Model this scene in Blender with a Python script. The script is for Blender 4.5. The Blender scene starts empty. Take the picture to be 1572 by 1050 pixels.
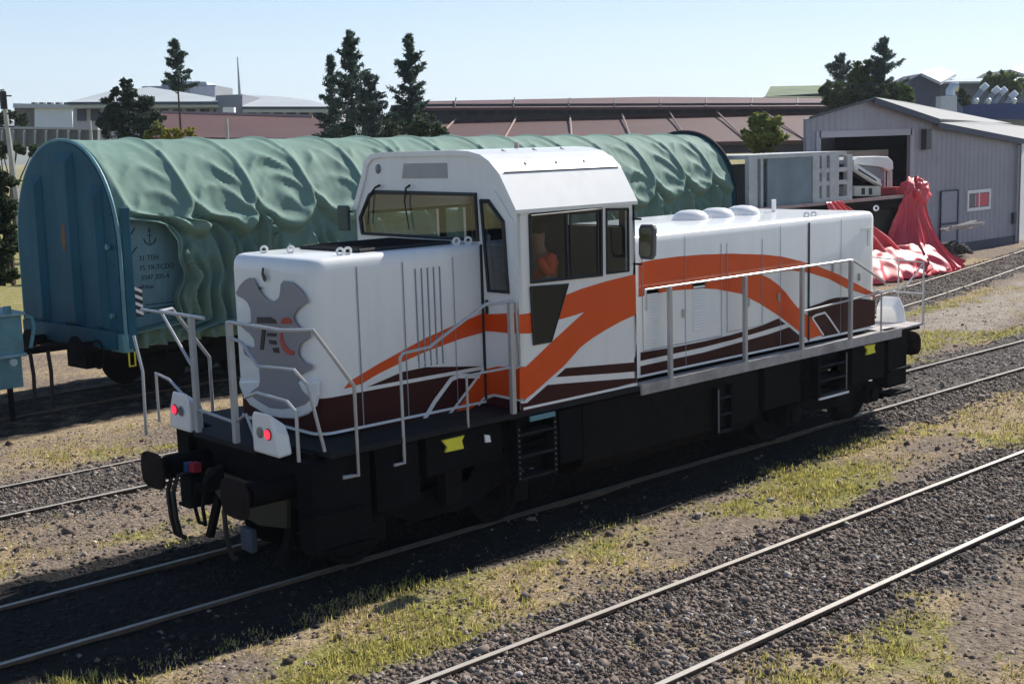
import bpy, bmesh, math, random
import numpy as np
from mathutils import Vector, Matrix, noise
R_ = math.radians
random.seed(7); rng = np.random.default_rng(7)
scn = bpy.context.scene
COL = scn.collection

# ------------------------------------------------------------------ camera
FPX = 1973.3
CAM = Vector((-6.3, -12.103, 4.479))
_y, _p, _r = R_(42.186), R_(-8.674), R_(-1.757)
FW = Vector((math.sin(_y)*math.cos(_p), math.cos(_y)*math.cos(_p), math.sin(_p)))
_r0 = Vector((math.cos(_y), -math.sin(_y), 0)); _u0 = _r0.cross(FW)
RT = math.cos(_r)*_r0 + math.sin(_r)*_u0
UP = -math.sin(_r)*_r0 + math.cos(_r)*_u0
cd = bpy.data.cameras.new('camera'); cam = bpy.data.objects.new('camera', cd); COL.objects.link(cam)
cd.sensor_width = 36; cd.lens = FPX/1572*36; cd.clip_start = .1; cd.clip_end = 9000
M = Matrix((RT, UP, -FW)).transposed().to_4x4(); M.translation = CAM; cam.matrix_world = M
scn.camera = cam

# ------------------------------------------------------------------ light
SUN = Vector((1.25, .09, 1.0)).normalized()          # towards the sun
W = bpy.data.worlds.new('World'); scn.world = W; W.use_nodes = True
nt = W.node_tree; nt.nodes.clear()
sky = nt.nodes.new('ShaderNodeTexSky'); sky.sky_type = 'NISHITA'; sky.sun_disc = False
sky.sun_elevation = math.asin(SUN.z); sky.sun_rotation = math.atan2(SUN.x, SUN.y)
sky.altitude = 800; sky.air_density = 1.0; sky.dust_density = .15; sky.ozone_density = 1.5
geo = nt.nodes.new('ShaderNodeNewGeometry'); sx_ = nt.nodes.new('ShaderNodeSeparateXYZ'); nt.links.new(geo.outputs['Incoming'], sx_.inputs[0])
inv = nt.nodes.new('ShaderNodeMath'); inv.operation = 'MULTIPLY'; inv.inputs[1].default_value = -1; nt.links.new(sx_.outputs[2], inv.inputs[0])
grad = nt.nodes.new('ShaderNodeValToRGB'); nt.links.new(inv.outputs[0], grad.inputs[0])
for p_, c_ in ((0, (.90, 1.0, 1.0)), (.05, (.76, .92, 1.0)), (.11, (.54, .74, .92)), (.3, (.19, .32, .54)), (1, (.05, .10, .24))):
    e_ = grad.color_ramp.elements.new(p_) if p_ not in (0, 1) else grad.color_ramp.elements[0 if p_ == 0 else -1]; e_.position = p_; e_.color = (*c_, 1)
sc_ = nt.nodes.new('ShaderNodeVectorMath'); sc_.operation = 'SCALE'; sc_.inputs['Scale'].default_value = 10.; nt.links.new(grad.outputs[0], sc_.inputs[0])
mxs = nt.nodes.new('ShaderNodeMixRGB'); mxs.inputs[0].default_value = .80; nt.links.new(sky.outputs[0], mxs.inputs[1]); nt.links.new(sc_.outputs[0], mxs.inputs[2])
bg = nt.nodes.new('ShaderNodeBackground'); bg.inputs[1].default_value = .079
wo = nt.nodes.new('ShaderNodeOutputWorld')
nt.links.new(mxs.outputs[0], bg.inputs[0]); nt.links.new(bg.outputs[0], wo.inputs[0])
ld = bpy.data.lights.new('sun', 'SUN'); ld.energy = 5.0; ld.angle = R_(.5); ld.color = (1, .95, .87)
lo = bpy.data.objects.new('sun', ld); COL.objects.link(lo)
lo.rotation_euler = (-SUN).to_track_quat('-Z', 'Y').to_euler()
vs = scn.view_settings; vs.view_transform = 'Standard'; vs.look = 'None'; vs.gamma = 1; vs.exposure = 0.52

# ------------------------------------------------------------------ picture-to-place helpers (all return points in the world)
def ray(a, b): return FW + RT*((a-786)/FPX) - UP*((b-525)/FPX)
def atX(a, b, x): d = ray(a, b); return CAM + d*((x-CAM.x)/d.x)
def atY(a, b, y): d = ray(a, b); return CAM + d*((y-CAM.y)/d.y)
def atZ(a, b, z=0.): d = ray(a, b); return CAM + d*((z-CAM.z)/d.z)
def atD(a, b, t): return CAM + ray(a, b)*t

# ------------------------------------------------------------------ materials
MATS = {}
def mat(name, col, rough=.6, metal=0., var=.0, vscale=3., bump=0., bscale=30., dirt=0., dcol=(.08,.07,.06), coat=0., emit=0., stretch=(1,1,1), spec=.5):
    m = bpy.data.materials.new(name); m.use_nodes = True; MATS[name] = m
    n = m.node_tree.nodes; l = m.node_tree.links; b = n['Principled BSDF']
    b.inputs['Base Color'].default_value = (*col, 1); b.inputs['Roughness'].default_value = rough
    b.inputs['Metallic'].default_value = metal; b.inputs['Coat Weight'].default_value = coat
    b.inputs['Specular IOR Level'].default_value = spec
    if emit:
        b.inputs['Emission Color'].default_value = (*col, 1); b.inputs['Emission Strength'].default_value = emit
    if var or bump or dirt:
        tc = n.new('ShaderNodeTexCoord'); mp = n.new('ShaderNodeMapping'); mp.inputs['Scale'].default_value = stretch
        l.new(tc.outputs['Object'], mp.inputs[0]); v = mp.outputs[0]
        src = None
        if var:
            nz = n.new('ShaderNodeTexNoise'); nz.inputs['Scale'].default_value = vscale; nz.inputs['Detail'].default_value = 6
            nz.inputs['Roughness'].default_value = .6
            l.new(v, nz.inputs['Vector'])
            cr = n.new('ShaderNodeValToRGB'); cr.color_ramp.elements[0].position = .3; cr.color_ramp.elements[1].position = .72
            cr.color_ramp.elements[0].color = (*[c*(1-var) for c in col], 1); cr.color_ramp.elements[1].color = (*[min(1, c*(1+var)) for c in col], 1)
            l.new(nz.outputs['Fac'], cr.inputs[0]); src = cr.outputs[0]
        if dirt:
            n2 = n.new('ShaderNodeTexNoise'); n2.inputs['Scale'].default_value = 2.3; n2.inputs['Detail'].default_value = 9; n2.inputs['Roughness'].default_value = .7
            l.new(v, n2.inputs['Vector'])
            r2 = n.new('ShaderNodeValToRGB'); r2.color_ramp.elements[0].position = .5; r2.color_ramp.elements[1].position = .75
            r2.color_ramp.elements[1].color = (dirt,)*3+(1,); r2.color_ramp.elements[0].color = (0, 0, 0, 1)
            l.new(n2.outputs['Fac'], r2.inputs[0])
            mx = n.new('ShaderNodeMixRGB'); mx.inputs[1].default_value = (*col, 1); mx.inputs[2].default_value = (*dcol, 1)
            if src: l.new(src, mx.inputs[1])
            l.new(r2.outputs[0], mx.inputs[0]); src = mx.outputs[0]
        if src: l.new(src, b.inputs['Base Color'])
        if bump:
            n3 = n.new('ShaderNodeTexNoise'); n3.inputs['Scale'].default_value = bscale; n3.inputs['Detail'].default_value = 4
            l.new(v, n3.inputs['Vector']); bp = n.new('ShaderNodeBump'); bp.inputs['Strength'].default_value = bump; bp.inputs['Distance'].default_value = .02
            l.new(n3.outputs['Fac'], bp.inputs['Height']); l.new(bp.outputs[0], b.inputs['Normal'])
    return m
def ribbed(name, col, pitch, axis='X', rough=.5, metal=0., depth=.5, var=.12, dirt=.4):
    m = mat(name, col, rough, metal, var=var, vscale=.6, dirt=dirt, dcol=tuple(c*.6 for c in col)); n = m.node_tree.nodes; l = m.node_tree.links
    tc = n.new('ShaderNodeTexCoord'); w = n.new('ShaderNodeTexWave'); w.bands_direction = axis; w.inputs['Scale'].default_value = .314/pitch
    l.new(tc.outputs['Object'], w.inputs[0]); bp = n.new('ShaderNodeBump'); bp.inputs['Strength'].default_value = depth; bp.inputs['Distance'].default_value = .03
    l.new(w.outputs['Fac'], bp.inputs['Height']); l.new(bp.outputs[0], n['Principled BSDF'].inputs['Normal'])
    return m
def glass(name, tint=(.25, .28, .28), refl=.12):
    m = bpy.data.materials.new(name); m.use_nodes = True; n = m.node_tree.nodes; l = m.node_tree.links; n.clear()
    t = n.new('ShaderNodeBsdfTransparent'); t.inputs[0].default_value = (*tint, 1)
    g = n.new('ShaderNodeBsdfGlossy'); g.inputs['Roughness'].default_value = .03; g.inputs[0].default_value = (.9, .95, 1, 1)
    lw = n.new('ShaderNodeLayerWeight'); lw.inputs[0].default_value = .25
    mr = n.new('ShaderNodeMath'); mr.operation = 'MULTIPLY_ADD'; mr.inputs[1].default_value = .10; mr.inputs[2].default_value = refl*.25
    l.new(lw.outputs['Fresnel'], mr.inputs[0])
    mx = n.new('ShaderNodeMixShader'); o = n.new('ShaderNodeOutputMaterial')
    l.new(mr.outputs[0], mx.inputs[0]); l.new(t.outputs[0], mx.inputs[1]); l.new(g.outputs[0], mx.inputs[2]); l.new(mx.outputs[0], o.inputs[0])
    return m
def leafmat(name, c1, c2, rough=.6):
    m = bpy.data.materials.new(name); m.use_nodes = True; n = m.node_tree.nodes; l = m.node_tree.links; b = n['Principled BSDF']
    g = n.new('ShaderNodeNewGeometry'); cr = n.new('ShaderNodeValToRGB')
    cr.color_ramp.elements[0].color = (*c1, 1); cr.color_ramp.elements[1].color = (*c2, 1)
    l.new(g.outputs['Random Per Island'], cr.inputs[0]); l.new(cr.outputs[0], b.inputs['Base Color']); b.inputs['Roughness'].default_value = rough
    b.inputs['Specular IOR Level'].default_value = .25
    return m
def foliage(name, c1, c2):
    m = leafmat(name, c1, c2); n = m.node_tree.nodes; l = m.node_tree.links; b = n['Principled BSDF']; cr = [q for q in n if q.type == 'VALTORGB'][0]
    t = n.new('ShaderNodeBsdfTranslucent'); l.new(cr.outputs[0], t.inputs[0]); mx = n.new('ShaderNodeMixShader'); mx.inputs[0].default_value = .42
    o = [q for q in n if q.type == 'OUTPUT_MATERIAL'][0]; l.new(b.outputs[0], mx.inputs[1]); l.new(t.outputs[0], mx.inputs[2]); l.new(mx.outputs[0], o.inputs[0]); return m

white = mat('loco_white', (.80, .79, .78), .3, coat=.4, var=.035, vscale=1.6, dirt=.22, dcol=(.56, .52, .46), stretch=(2.2, 2.2, .35), bump=.05, bscale=2.5)
orange = mat('orange_paint', (.70, .070, .004), .3, spec=.35, coat=.12, var=.06, vscale=2)
maroon = mat('maroon_paint', (.042, .007, .008), .4, spec=.15, coat=.03, var=.12, vscale=3)
maskgrey = mat('grey_mask_paint', (.26, .25, .27), .4, var=.05)
logodark = mat('logo_dark', (.02, .012, .02), .4)
logored = mat('logo_red', (.45, .06, .03), .4)
seam = mat('seam_black', (.012, .012, .014), .7)
seamgrey = mat('seam_grey', (.27, .29, .33), .7)
rubber = mat('black_rubber', (.012, .013, .015), .5)
chassis = mat('chassis_black', (.005, .005, .006), .85, spec=.12, var=.4, vscale=4, bump=.3, bscale=20)
chassis2 = mat('chassis_grime', (.008, .007, .007), .85, spec=.12, var=.4, vscale=6, dirt=.4, dcol=(.02, .017, .014))
deckdark = mat('deck_dark', (.012, .013, .016), .7, spec=.2, var=.2)
deckgrey = mat('walkway_grey', (.38, .345, .335), .7, var=.15, vscale=8, dirt=.8, dcol=(.13, .105, .09))
railgrey = mat('handrail_grey', (.42, .42, .43), .35, metal=.3, var=.08)
yellow = mat('yellow_plate', (.75, .68, .04), .5)
paper = mat('paper_white', (.8, .8, .8), .6)
redlamp = mat('red_tail_lamp', (.85, .03, .07), .2, emit=.9)
lampgrey = mat('lamp_off', (.10, .12, .13), .1, coat=1)
glass_cab = glass('cab_glass', (.66, .69, .68), .12)
glass_dark = glass('dark_glass', (.10, .11, .13), .2)
interior = mat('cab_interior', (.055, .055, .06), .8)
tealsteel = mat('teal_steel', (.016, .095, .14), .6, spec=.2, var=.22, vscale=1.5, dirt=.35, dcol=(.02, .06, .08), stretch=(1, 1, .4))
tealpanel = mat('pale_teal_panel', (.16, .30, .33), .6, var=.15, dirt=.4, dcol=(.08, .16, .18), stretch=(2, 1, .5))
tealpart = mat('teal_machine', (.10, .25, .29), .5, var=.2, dirt=.5, dcol=(.04, .07, .08))
tarpgreen = mat('green_tarpaulin', (.155, .25, .21), .75, var=.10, vscale=1.2, dirt=.35, dcol=(.10, .165, .14), spec=.2, bump=.12, bscale=9)
marking = mat('stencil_dark', (.025, .05, .06), .7)
steelrust = mat('rusty_steel', (.10, .065, .045), .75, metal=.2, var=.35, vscale=12)
steelshine = mat('polished_rail', (.66, .60, .52), .42, metal=.45, var=.12, vscale=5)
hose = mat('brake_hose', (.015, .015, .017), .5)
oliveplate = mat('olive_plate', (.034, .032, .018), .6, var=.2)
bluepart = mat('blue_cock', (.03, .10, .25), .5); redpart = mat('red_cock', (.35, .02, .04), .5)

# ------------------------------------------------------------------ mesh helpers
OFF = {}
class MB:
    def __init__(s): s.v = []; s.f = []
    def add(s, vs_, fs_):
        k = len(s.v); s.v += [tuple(p) for p in vs_]; s.f += [tuple(i+k for i in f) for f in fs_]; return s
    def box(s, x0, x1, y0, y1, z0, z1):
        return s.add([(x0,y0,z0),(x1,y0,z0),(x1,y1,z0),(x0,y1,z0),(x0,y0,z1),(x1,y0,z1),(x1,y1,z1),(x0,y1,z1)],
                     [(0,3,2,1),(4,5,6,7),(0,1,5,4),(1,2,6,5),(2,3,7,6),(3,0,4,7)])
    def prism(s, pts, vec):
        n = len(pts); vec = Vector(vec); a = [Vector(p) for p in pts]; b = [p+vec for p in a]
        return s.add(a+b, [tuple(range(n))[::-1], tuple(range(n, 2*n))]+[(i, (i+1) % n, n+(i+1) % n, n+i) for i in range(n)])
    def poly(s, pts): return s.add(pts, [tuple(range(len(pts)))])
    def tube(s, pts, r, seg=8, r2=None):
        pts = [Vector(p) for p in pts]; rings = []; n = len(pts); up = None
        for i, p in enumerate(pts):
            t = ((pts[min(i+1, n-1)]-p).normalized() + (p-pts[max(i-1, 0)]).normalized())
            if t.length < 1e-6: t = Vector((0, 0, 1))
            t.normalize()
            if up is None: up = t.orthogonal().normalized()
            up = (up - t*up.dot(t)).normalized(); sd = t.cross(up)
            rr = r if r2 is None else r+(r2-r)*i/(n-1)
            rings.append([p+(up*math.cos(a)+sd*math.sin(a))*rr for a in [2*math.pi*k/seg for k in range(seg)]])
        vv = [q for g in rings for q in g]; ff = []
        for i in range(n-1):
            for k in range(seg):
                ff.append((i*seg+k, i*seg+(k+1) % seg, (i+1)*seg+(k+1) % seg, (i+1)*seg+k))
        ff += [tuple(range(seg))[::-1], tuple(range((n-1)*seg, n*seg))]
        return s.add(vv, ff)
    def cyl(s, a, b, r, seg=20, r2=None): return s.tube([a, b], r, seg, r2)
    def ball(s, c, rx, ry=None, rz=None, seg=12, rg=7):
        ry = ry or rx; rz = rz or rx; vv = []; ff = []
        for i in range(rg+1):
            th = math.pi*i/rg
            for k in range(seg):
                a = 2*math.pi*k/seg; vv.append((c[0]+rx*math.sin(th)*math.cos(a), c[1]+ry*math.sin(th)*math.sin(a), c[2]+rz*math.cos(th)))
        for i in range(rg):
            for k in range(seg): ff.append((i*seg+k, (i+1)*seg+k, (i+1)*seg+(k+1) % seg, i*seg+(k+1) % seg))
        return s.add(vv, ff)
    def build(s, name, m, parent=None, bevel=0., smooth=False, label=None):
        off = OFF.get(parent, Vector()) if parent else Vector()
        me = bpy.data.meshes.new(name); me.from_pydata([(p[0]-off.x, p[1]-off.y, p[2]-off.z) for p in s.v], [], s.f); me.update()
        bm = bmesh.new(); bm.from_mesh(me); bmesh.ops.recalc_face_normals(bm, faces=bm.faces); bm.to_mesh(me); bm.free()
        me.materials.append(m)
        o = bpy.data.objects.new(name, me); COL.objects.link(o)
        if parent: o.parent = parent
        OFF[o] = off
        if bevel:
            bv = o.modifiers.new('bevel', 'BEVEL'); bv.width = bevel; bv.segments = 2; bv.limit_method = 'ANGLE'; bv.angle_limit = R_(40)
        if smooth:
            me.polygons.foreach_set('use_smooth', [True]*len(me.polygons))
            try: me.set_sharp_from_angle(angle=R_(38))
            except Exception: pass
        if label: o['label'] = label
        return o
def tag(o, label=None, cat=None, group=None, kind=None):
    if label: o['label'] = label
    if cat: o['category'] = cat
    if group: o['group'] = group
    if kind: o['kind'] = kind
    return o
def thing(name, label, cat, loc=(0, 0, 0), group=None):
    o = bpy.data.objects.new(name, None); o.empty_display_size = .3; COL.objects.link(o); o.location = loc; OFF[o] = Vector(loc)
    return tag(o, label, cat, group)
def flatpanel(outer, holes, thick):
    """planar panel with holes; outer and holes are lists of 3-D points in one plane; thick is the extrusion vector"""
    bm = bmesh.new()
    for lp in [outer]+holes:
        vv = [bm.verts.new(p) for p in lp]
        for i in range(len(vv)): bm.edges.new((vv[i], vv[(i+1) % len(vv)]))
    bmesh.ops.triangle_fill(bm, use_beauty=True, use_dissolve=False, edges=bm.edges[:])
    r = bmesh.ops.extrude_face_region(bm, geom=bm.faces[:]); vs2 = [g for g in r['geom'] if isinstance(g, bmesh.types.BMVert)]
    bmesh.ops.translate(bm, vec=Vector(thick), verts=vs2)
    bm.verts.index_update(); mb = MB(); mb.v = [tuple(v.co) for v in bm.verts]; mb.f = [tuple(v.index for v in f.verts) for f in bm.faces]; bm.free()
    return mb
def text_mesh(s, size, name, m, parent, origin, xdir, ydir, extrude=.002):
    cu = bpy.data.curves.new('txt', 'FONT'); cu.body = s; cu.size = size; cu.extrude = extrude
    o = bpy.data.objects.new('txt', cu); me = bpy.data.meshes.new_from_object(o); bpy.data.objects.remove(o)
    xd = Vector(xdir).normalized(); yd = Vector(ydir).normalized(); zd_ = xd.cross(yd); off = OFF.get(parent, Vector())
    T = Matrix((xd, yd, zd_)).transposed().to_4x4(); T.translation = Vector(origin)-off
    me.transform(T); me.materials.clear(); me.materials.append(m); me.name = name
    o = bpy.data.objects.new(name, me); COL.objects.link(o); o.parent = parent; OFF[o] = off
    return o

# ================================================================== SETTING
def track_y(X):
    """centre line of the curving middle track"""
    P = [(-40, 4.97), (6, 4.97), (16, 5.35), (24.6, 6.72), (30, 7.75), (35, 8.8), (40, 9.85), (60, 14.5)]
    xs = [p[0] for p in P]; ys = [p[1] for p in P]
    # smoothstep-free Catmull
    i = max(0, min(len(P)-2, sum(1 for x in xs if x <= X)-1)); t = (X-xs[i])/(xs[i+1]-xs[i])
    def m_(k):
        k0 = max(0, k-1); k1 = min(len(P)-1, k+1); return (ys[k1]-ys[k0])/(xs[k1]-xs[k0])
    h = xs[i+1]-xs[i]; t2 = t*t; t3 = t2*t
    return (2*t3-3*t2+1)*ys[i]+(t3-2*t2+t)*h*m_(i)+(-2*t3+3*t2)*ys[i+1]+(t3-t2)*h*m_(i+1)
WPHI = R_(5.0)
def wagon_y(X): return 11.42 + math.tan(WPHI)*(X-3.84)
TRK = {'fore': lambda X: -4.57, 'loco': lambda X: 0.0, 'mid': track_y, 'wag': wagon_y}

def fbm(x, y, s, seed=0):
    return noise.fractal(Vector((x*s+seed*17.3, y*s-seed*9.1, seed*3.7)), 1.0, 2.0, 4)
def masks(x, y):
    """grass density, gravel density, dryness at a ground point"""
    d = {k: abs(y-f(x)) for k, f in TRK.items()}
    gravel = 0.
    gravel = max(gravel, 1-max(0, d['fore']-.80)/.75)
    gravel = max(gravel, 1-max(0, d['loco']-1.25)/.5)
    gravel = max(gravel, .85-max(0, d['mid']-.85)/.7)
    gravel = max(gravel, .6-max(0, d['wag']-1.0)/.8)
    gravel = max(0, min(1, gravel + .45*fbm(x, y, 1.1, 3) + .2*fbm(x, y, 4., 13)))
    g = .5+1.1*fbm(x, y*1.6, .42, 1)
    if -3.9 < y < -.9: g += .40*math.exp(-((y+2.75-.25*math.sin(x*.35))/.5)**2) + (.15 if x > 6 else 0)
    if y < -5.3: g += .38
    if d['mid'] < 1.2: g -= .15
    if 1.2 < y < 4.0: g += .12
    g = g*(1-.80*gravel)
    if y > 5.9 and x < 14: g = g*.5 + .30
    if y > 15: g += min(.6, (y-15)*.08)
    dry = .55+1.0*fbm(x, y, .45, 5) + (.25 if 5.8 < y < 15 else 0) + (.10 if y < -5.3 else 0)
    return max(0, min(1, g)), gravel, max(0, min(1, dry))
def gz(x, y):
    z = -.105 + .03*fbm(x, y, .7, 8) + .016*fbm(x, y, 3.1, 9)
    for k, f in TRK.items():
        dd = abs(y-f(x)); z += .055*max(0, min(1, 2.2-dd/.75))
    # leave the rail heads clear
    return z
def axis(lo, hi, fine0, fine1, step):
    a = list(np.arange(fine0, fine1, step)); k = step; x = fine0; pre = []
    while x > lo: k *= 1.35; x -= k; pre.append(x)
    k = step; x = a[-1]; post = []
    while x < hi: k *= 1.35; x += k; post.append(x)
    return pre[::-1]+a+post
def make_ground():
    xs = axis(-900, 2600, -4, 46, .16); ys = axis(-900, 2600, -8.5, 18, .12)
    nx, ny = len(xs), len(ys); v = np.empty((nx*ny, 3)); c = np.zeros((nx*ny, 4)); c[:, 3] = 1
    i = 0
    for y in ys:
        for x in xs:
            near = -10 < x < 60 and -12 < y < 24
            v[i] = (x, y, gz(x, y) if near else -.12)
            if near: g, gr, dr = masks(x, y)
            else: g, gr, dr = .75+.5*fbm(x, y, .02, 2), .10, .42
            c[i, :3] = (max(0, min(1, g)), gr, max(0, min(1, dr)))
            if near and x > 18:
                w0 = track_y(min(x, 60))-1.5; c[i, 3] = max(0, min(1, 1-max(0, abs(y-(w0-1.2))-.8-.3*fbm(x, y, .5, 20))/.5))*min(1, (x-18)/4); c[i, 0] *= 1-c[i, 3]
            else: c[i, 3] = 0
            i += 1
    ii = np.arange((nx-1)*(ny-1)); a = (ii//(nx-1))*nx+ii % (nx-1)
    f = np.stack([a, a+1, a+nx+1, a+nx], 1)
    me = bpy.data.meshes.new('ground'); me.vertices.add(nx*ny); me.vertices.foreach_set('co', v.ravel())
    me.loops.add(f.size); me.loops.foreach_set('vertex_index', f.ravel().astype(np.int32)); me.polygons.add(len(f))
    me.polygons.foreach_set('loop_start', np.arange(0, f.size, 4, dtype=np.int32)); me.update(calc_edges=True)
    me.polygons.foreach_set('use_smooth', [True]*len(f))
    ol = me.attributes.new('painted_shade', 'FLOAT', 'POINT'); X_, Y_ = v[:, 0], v[:, 1]  # shade of locomotive and wagon, painted into the ground colour
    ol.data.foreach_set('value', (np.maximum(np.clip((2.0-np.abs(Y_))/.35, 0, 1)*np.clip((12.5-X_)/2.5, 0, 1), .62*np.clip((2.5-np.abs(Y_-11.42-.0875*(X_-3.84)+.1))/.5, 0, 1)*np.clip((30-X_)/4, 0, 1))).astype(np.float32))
    ca = me.color_attributes.new('cover', 'FLOAT_COLOR', 'POINT'); ca.data.foreach_set('color', c.ravel().astype(np.float32))
    m = bpy.data.materials.new('ground_soil'); m.use_nodes = True; n = m.node_tree.nodes; l = m.node_tree.links; b = n['Principled BSDF']
    b.inputs['Roughness'].default_value = .95; b.inputs['Specular IOR Level'].default_value = .15
    at = n.new('ShaderNodeAttribute'); at.attribute_name = 'cover'; sp = n.new('ShaderNodeSeparateColor'); l.new(at.outputs['Color'], sp.inputs[0])
    tc = n.new('ShaderNodeTexCoord')
    def nz(sc, det=5, ro=.6):
        q = n.new('ShaderNodeTexNoise'); q.inputs['Scale'].default_value = sc; q.inputs['Detail'].default_value = det; q.inputs['Roughness'].default_value = ro
        l.new(tc.outputs['Object'], q.inputs['Vector']); return q.outputs['Fac']
    def ramp(fac, stops):
        q = n.new('ShaderNodeValToRGB'); e = q.color_ramp.elements
        while len(e) < len(stops): e.new(.5)
        for k, (p, cc) in enumerate(stops): e[k].position = p; e[k].color = (*cc, 1) if len(cc) == 3 else cc
        l.new(fac, q.inputs[0]); return q.outputs[0]
    def mix(fac, a_, b_):
        q = n.new('ShaderNodeMixRGB')
        if isinstance(fac, float): q.inputs[0].default_value = fac
        else: l.new(fac, q.inputs[0])
        l.new(a_, q.inputs[1]); l.new(b_, q.inputs[2]); return q.outputs[0]
    def math_(op, a_, b_, clamp=True):
        q = n.new('ShaderNodeMath'); q.operation = op; q.use_clamp = clamp
        for k, t in enumerate((a_, b_)):
            if isinstance(t, (int, float)): q.inputs[k].default_value = t
            else: l.new(t, q.inputs[k])
        return q.outputs[0]
    soil = ramp(nz(11, 9, .85), [(.33, (.065, .048, .038)), (.47, (.20, .155, .118)), (.57, (.33, .26, .20)), (.72, (.56, .46, .36))])
    vo = n.new('ShaderNodeTexVoronoi'); vo.inputs['Scale'].default_value = 19; l.new(tc.outputs['Object'], vo.inputs['Vector'])
    sepv = n.new('ShaderNodeSeparateColor'); l.new(vo.outputs['Color'], sepv.inputs[0])
    grav = ramp(sepv.outputs[0], [(0, (.05, .044, .04)), (.5, (.14, .12, .108)), (.85, (.24, .21, .19)), (1, (.42, .38, .35))])
    edge = ramp(vo.outputs['Distance'], [(.25, (1, 1, 1)), (.75, (.25, .25, .25))])
    gm = n.new('ShaderNodeMixRGB'); gm.blend_type = 'MULTIPLY'; gm.inputs[0].default_value = .8; l.new(grav, gm.inputs[1]); l.new(edge, gm.inputs[2])
    green = ramp(nz(9, 6, .8), [(.3, (.12, .12, .035)), (.5, (.27, .25, .08)), (.7, (.46, .41, .16))])
    straw = ramp(nz(12, 6, .8), [(.3, (.20, .145, .08)), (.5, (.40, .30, .18)), (.7, (.58, .46, .29))])
    gf = math_('ADD', sp.outputs[1], math_('MULTIPLY', math_('SUBTRACT', nz(5, 5, .8), .5, False), 1.3, False))
    gf = ramp(gf, [(.35, (0, 0, 0)), (.6, (1, 1, 1))])
    base = mix(gf, soil, gm.outputs[0])
    dry = ramp(math_('ADD', sp.outputs[2], math_('MULTIPLY', math_('SUBTRACT', nz(2.5, 5, .7), .5, False), 1.2, False)), [(.4, (0, 0, 0)), (.65, (1, 1, 1))])
    veg = mix(dry, green, straw)
    vf = ramp(math_('ADD', sp.outputs[0], math_('MULTIPLY', math_('SUBTRACT', nz(7, 6, .8), .5, False), 1.5, False)), [(.45, (0, 0, 0)), (.75, (1, 1, 1))])
    base = mix(vf, base, veg); sand = ramp(nz(4, 8, .75), [(.3, (.22, .18, .14)), (.6, (.42, .36, .30))]); base = mix(at.outputs['Alpha'], base, sand)
    oa = n.new('ShaderNodeAttribute'); oa.attribute_name = 'painted_shade'; shadec = ramp(nz(9, 8, .7), [(.3, (.010, .009, .009)), (.7, (.030, .026, .024))])  # near-black tone that paints the shade onto the track bed
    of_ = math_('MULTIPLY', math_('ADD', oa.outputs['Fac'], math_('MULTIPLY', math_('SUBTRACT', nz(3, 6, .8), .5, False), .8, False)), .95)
    base = mix(ramp(of_, [(.35, (0, 0, 0)), (.62, (1, 1, 1))]), base, shadec); l.new(base, b.inputs['Base Color'])
    bp = n.new('ShaderNodeBump'); bp.inputs['Strength'].default_value = .9; bp.inputs['Distance'].default_value = .05
    hh = math_('ADD', nz(14, 8, .75), math_('MULTIPLY', vo.outputs['Distance'], -.6, False), False)
    l.new(hh, bp.inputs['Height']); l.new(bp.outputs[0], b.inputs['Normal'])
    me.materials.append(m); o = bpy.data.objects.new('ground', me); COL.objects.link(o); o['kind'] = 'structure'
make_ground()

def scatter(name, tv, tf, pos, scl, rot, m, tilt=None):
    """one mesh made of many transformed copies of a tiny template"""
    tv = np.array(tv); N = len(pos); k = len(tv)
    c, s = np.cos(rot), np.sin(rot); V = tv[None]*scl[:, None, :]
    V = V*(1+.0*V)
    if tilt is not None:
        ct, st = np.cos(tilt), np.sin(tilt); y = V[:, :, 1]*ct[:, None]-V[:, :, 2]*st[:, None]; z = V[:, :, 1]*st[:, None]+V[:, :, 2]*ct[:, None]
        V = np.stack([V[:, :, 0], y, z], 2)
    x = V[:, :, 0]*c[:, None]-V[:, :, 1]*s[:, None]; y = V[:, :, 0]*s[:, None]+V[:, :, 1]*c[:, None]
    V = np.stack([x, y, V[:, :, 2]], 2)+pos[:, None, :]
    nf = len(tf); fl = len(tf[0]); F = (np.array(tf)[None]+(np.arange(N)*k)[:, None, None]).reshape(-1)
    me = bpy.data.meshes.new(name); me.vertices.add(N*k); me.vertices.foreach_set('co', V.reshape(-1))
    me.loops.add(len(F)); me.loops.foreach_set('vertex_index', F.astype(np.int32)); me.polygons.add(N*nf)
    me.polygons.foreach_set('loop_start', np.arange(0, len(F), fl, dtype=np.int32)); me.update(calc_edges=True); me.materials.append(m)
    o = bpy.data.objects.new(name, me); COL.objects.link(o); return o
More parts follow.
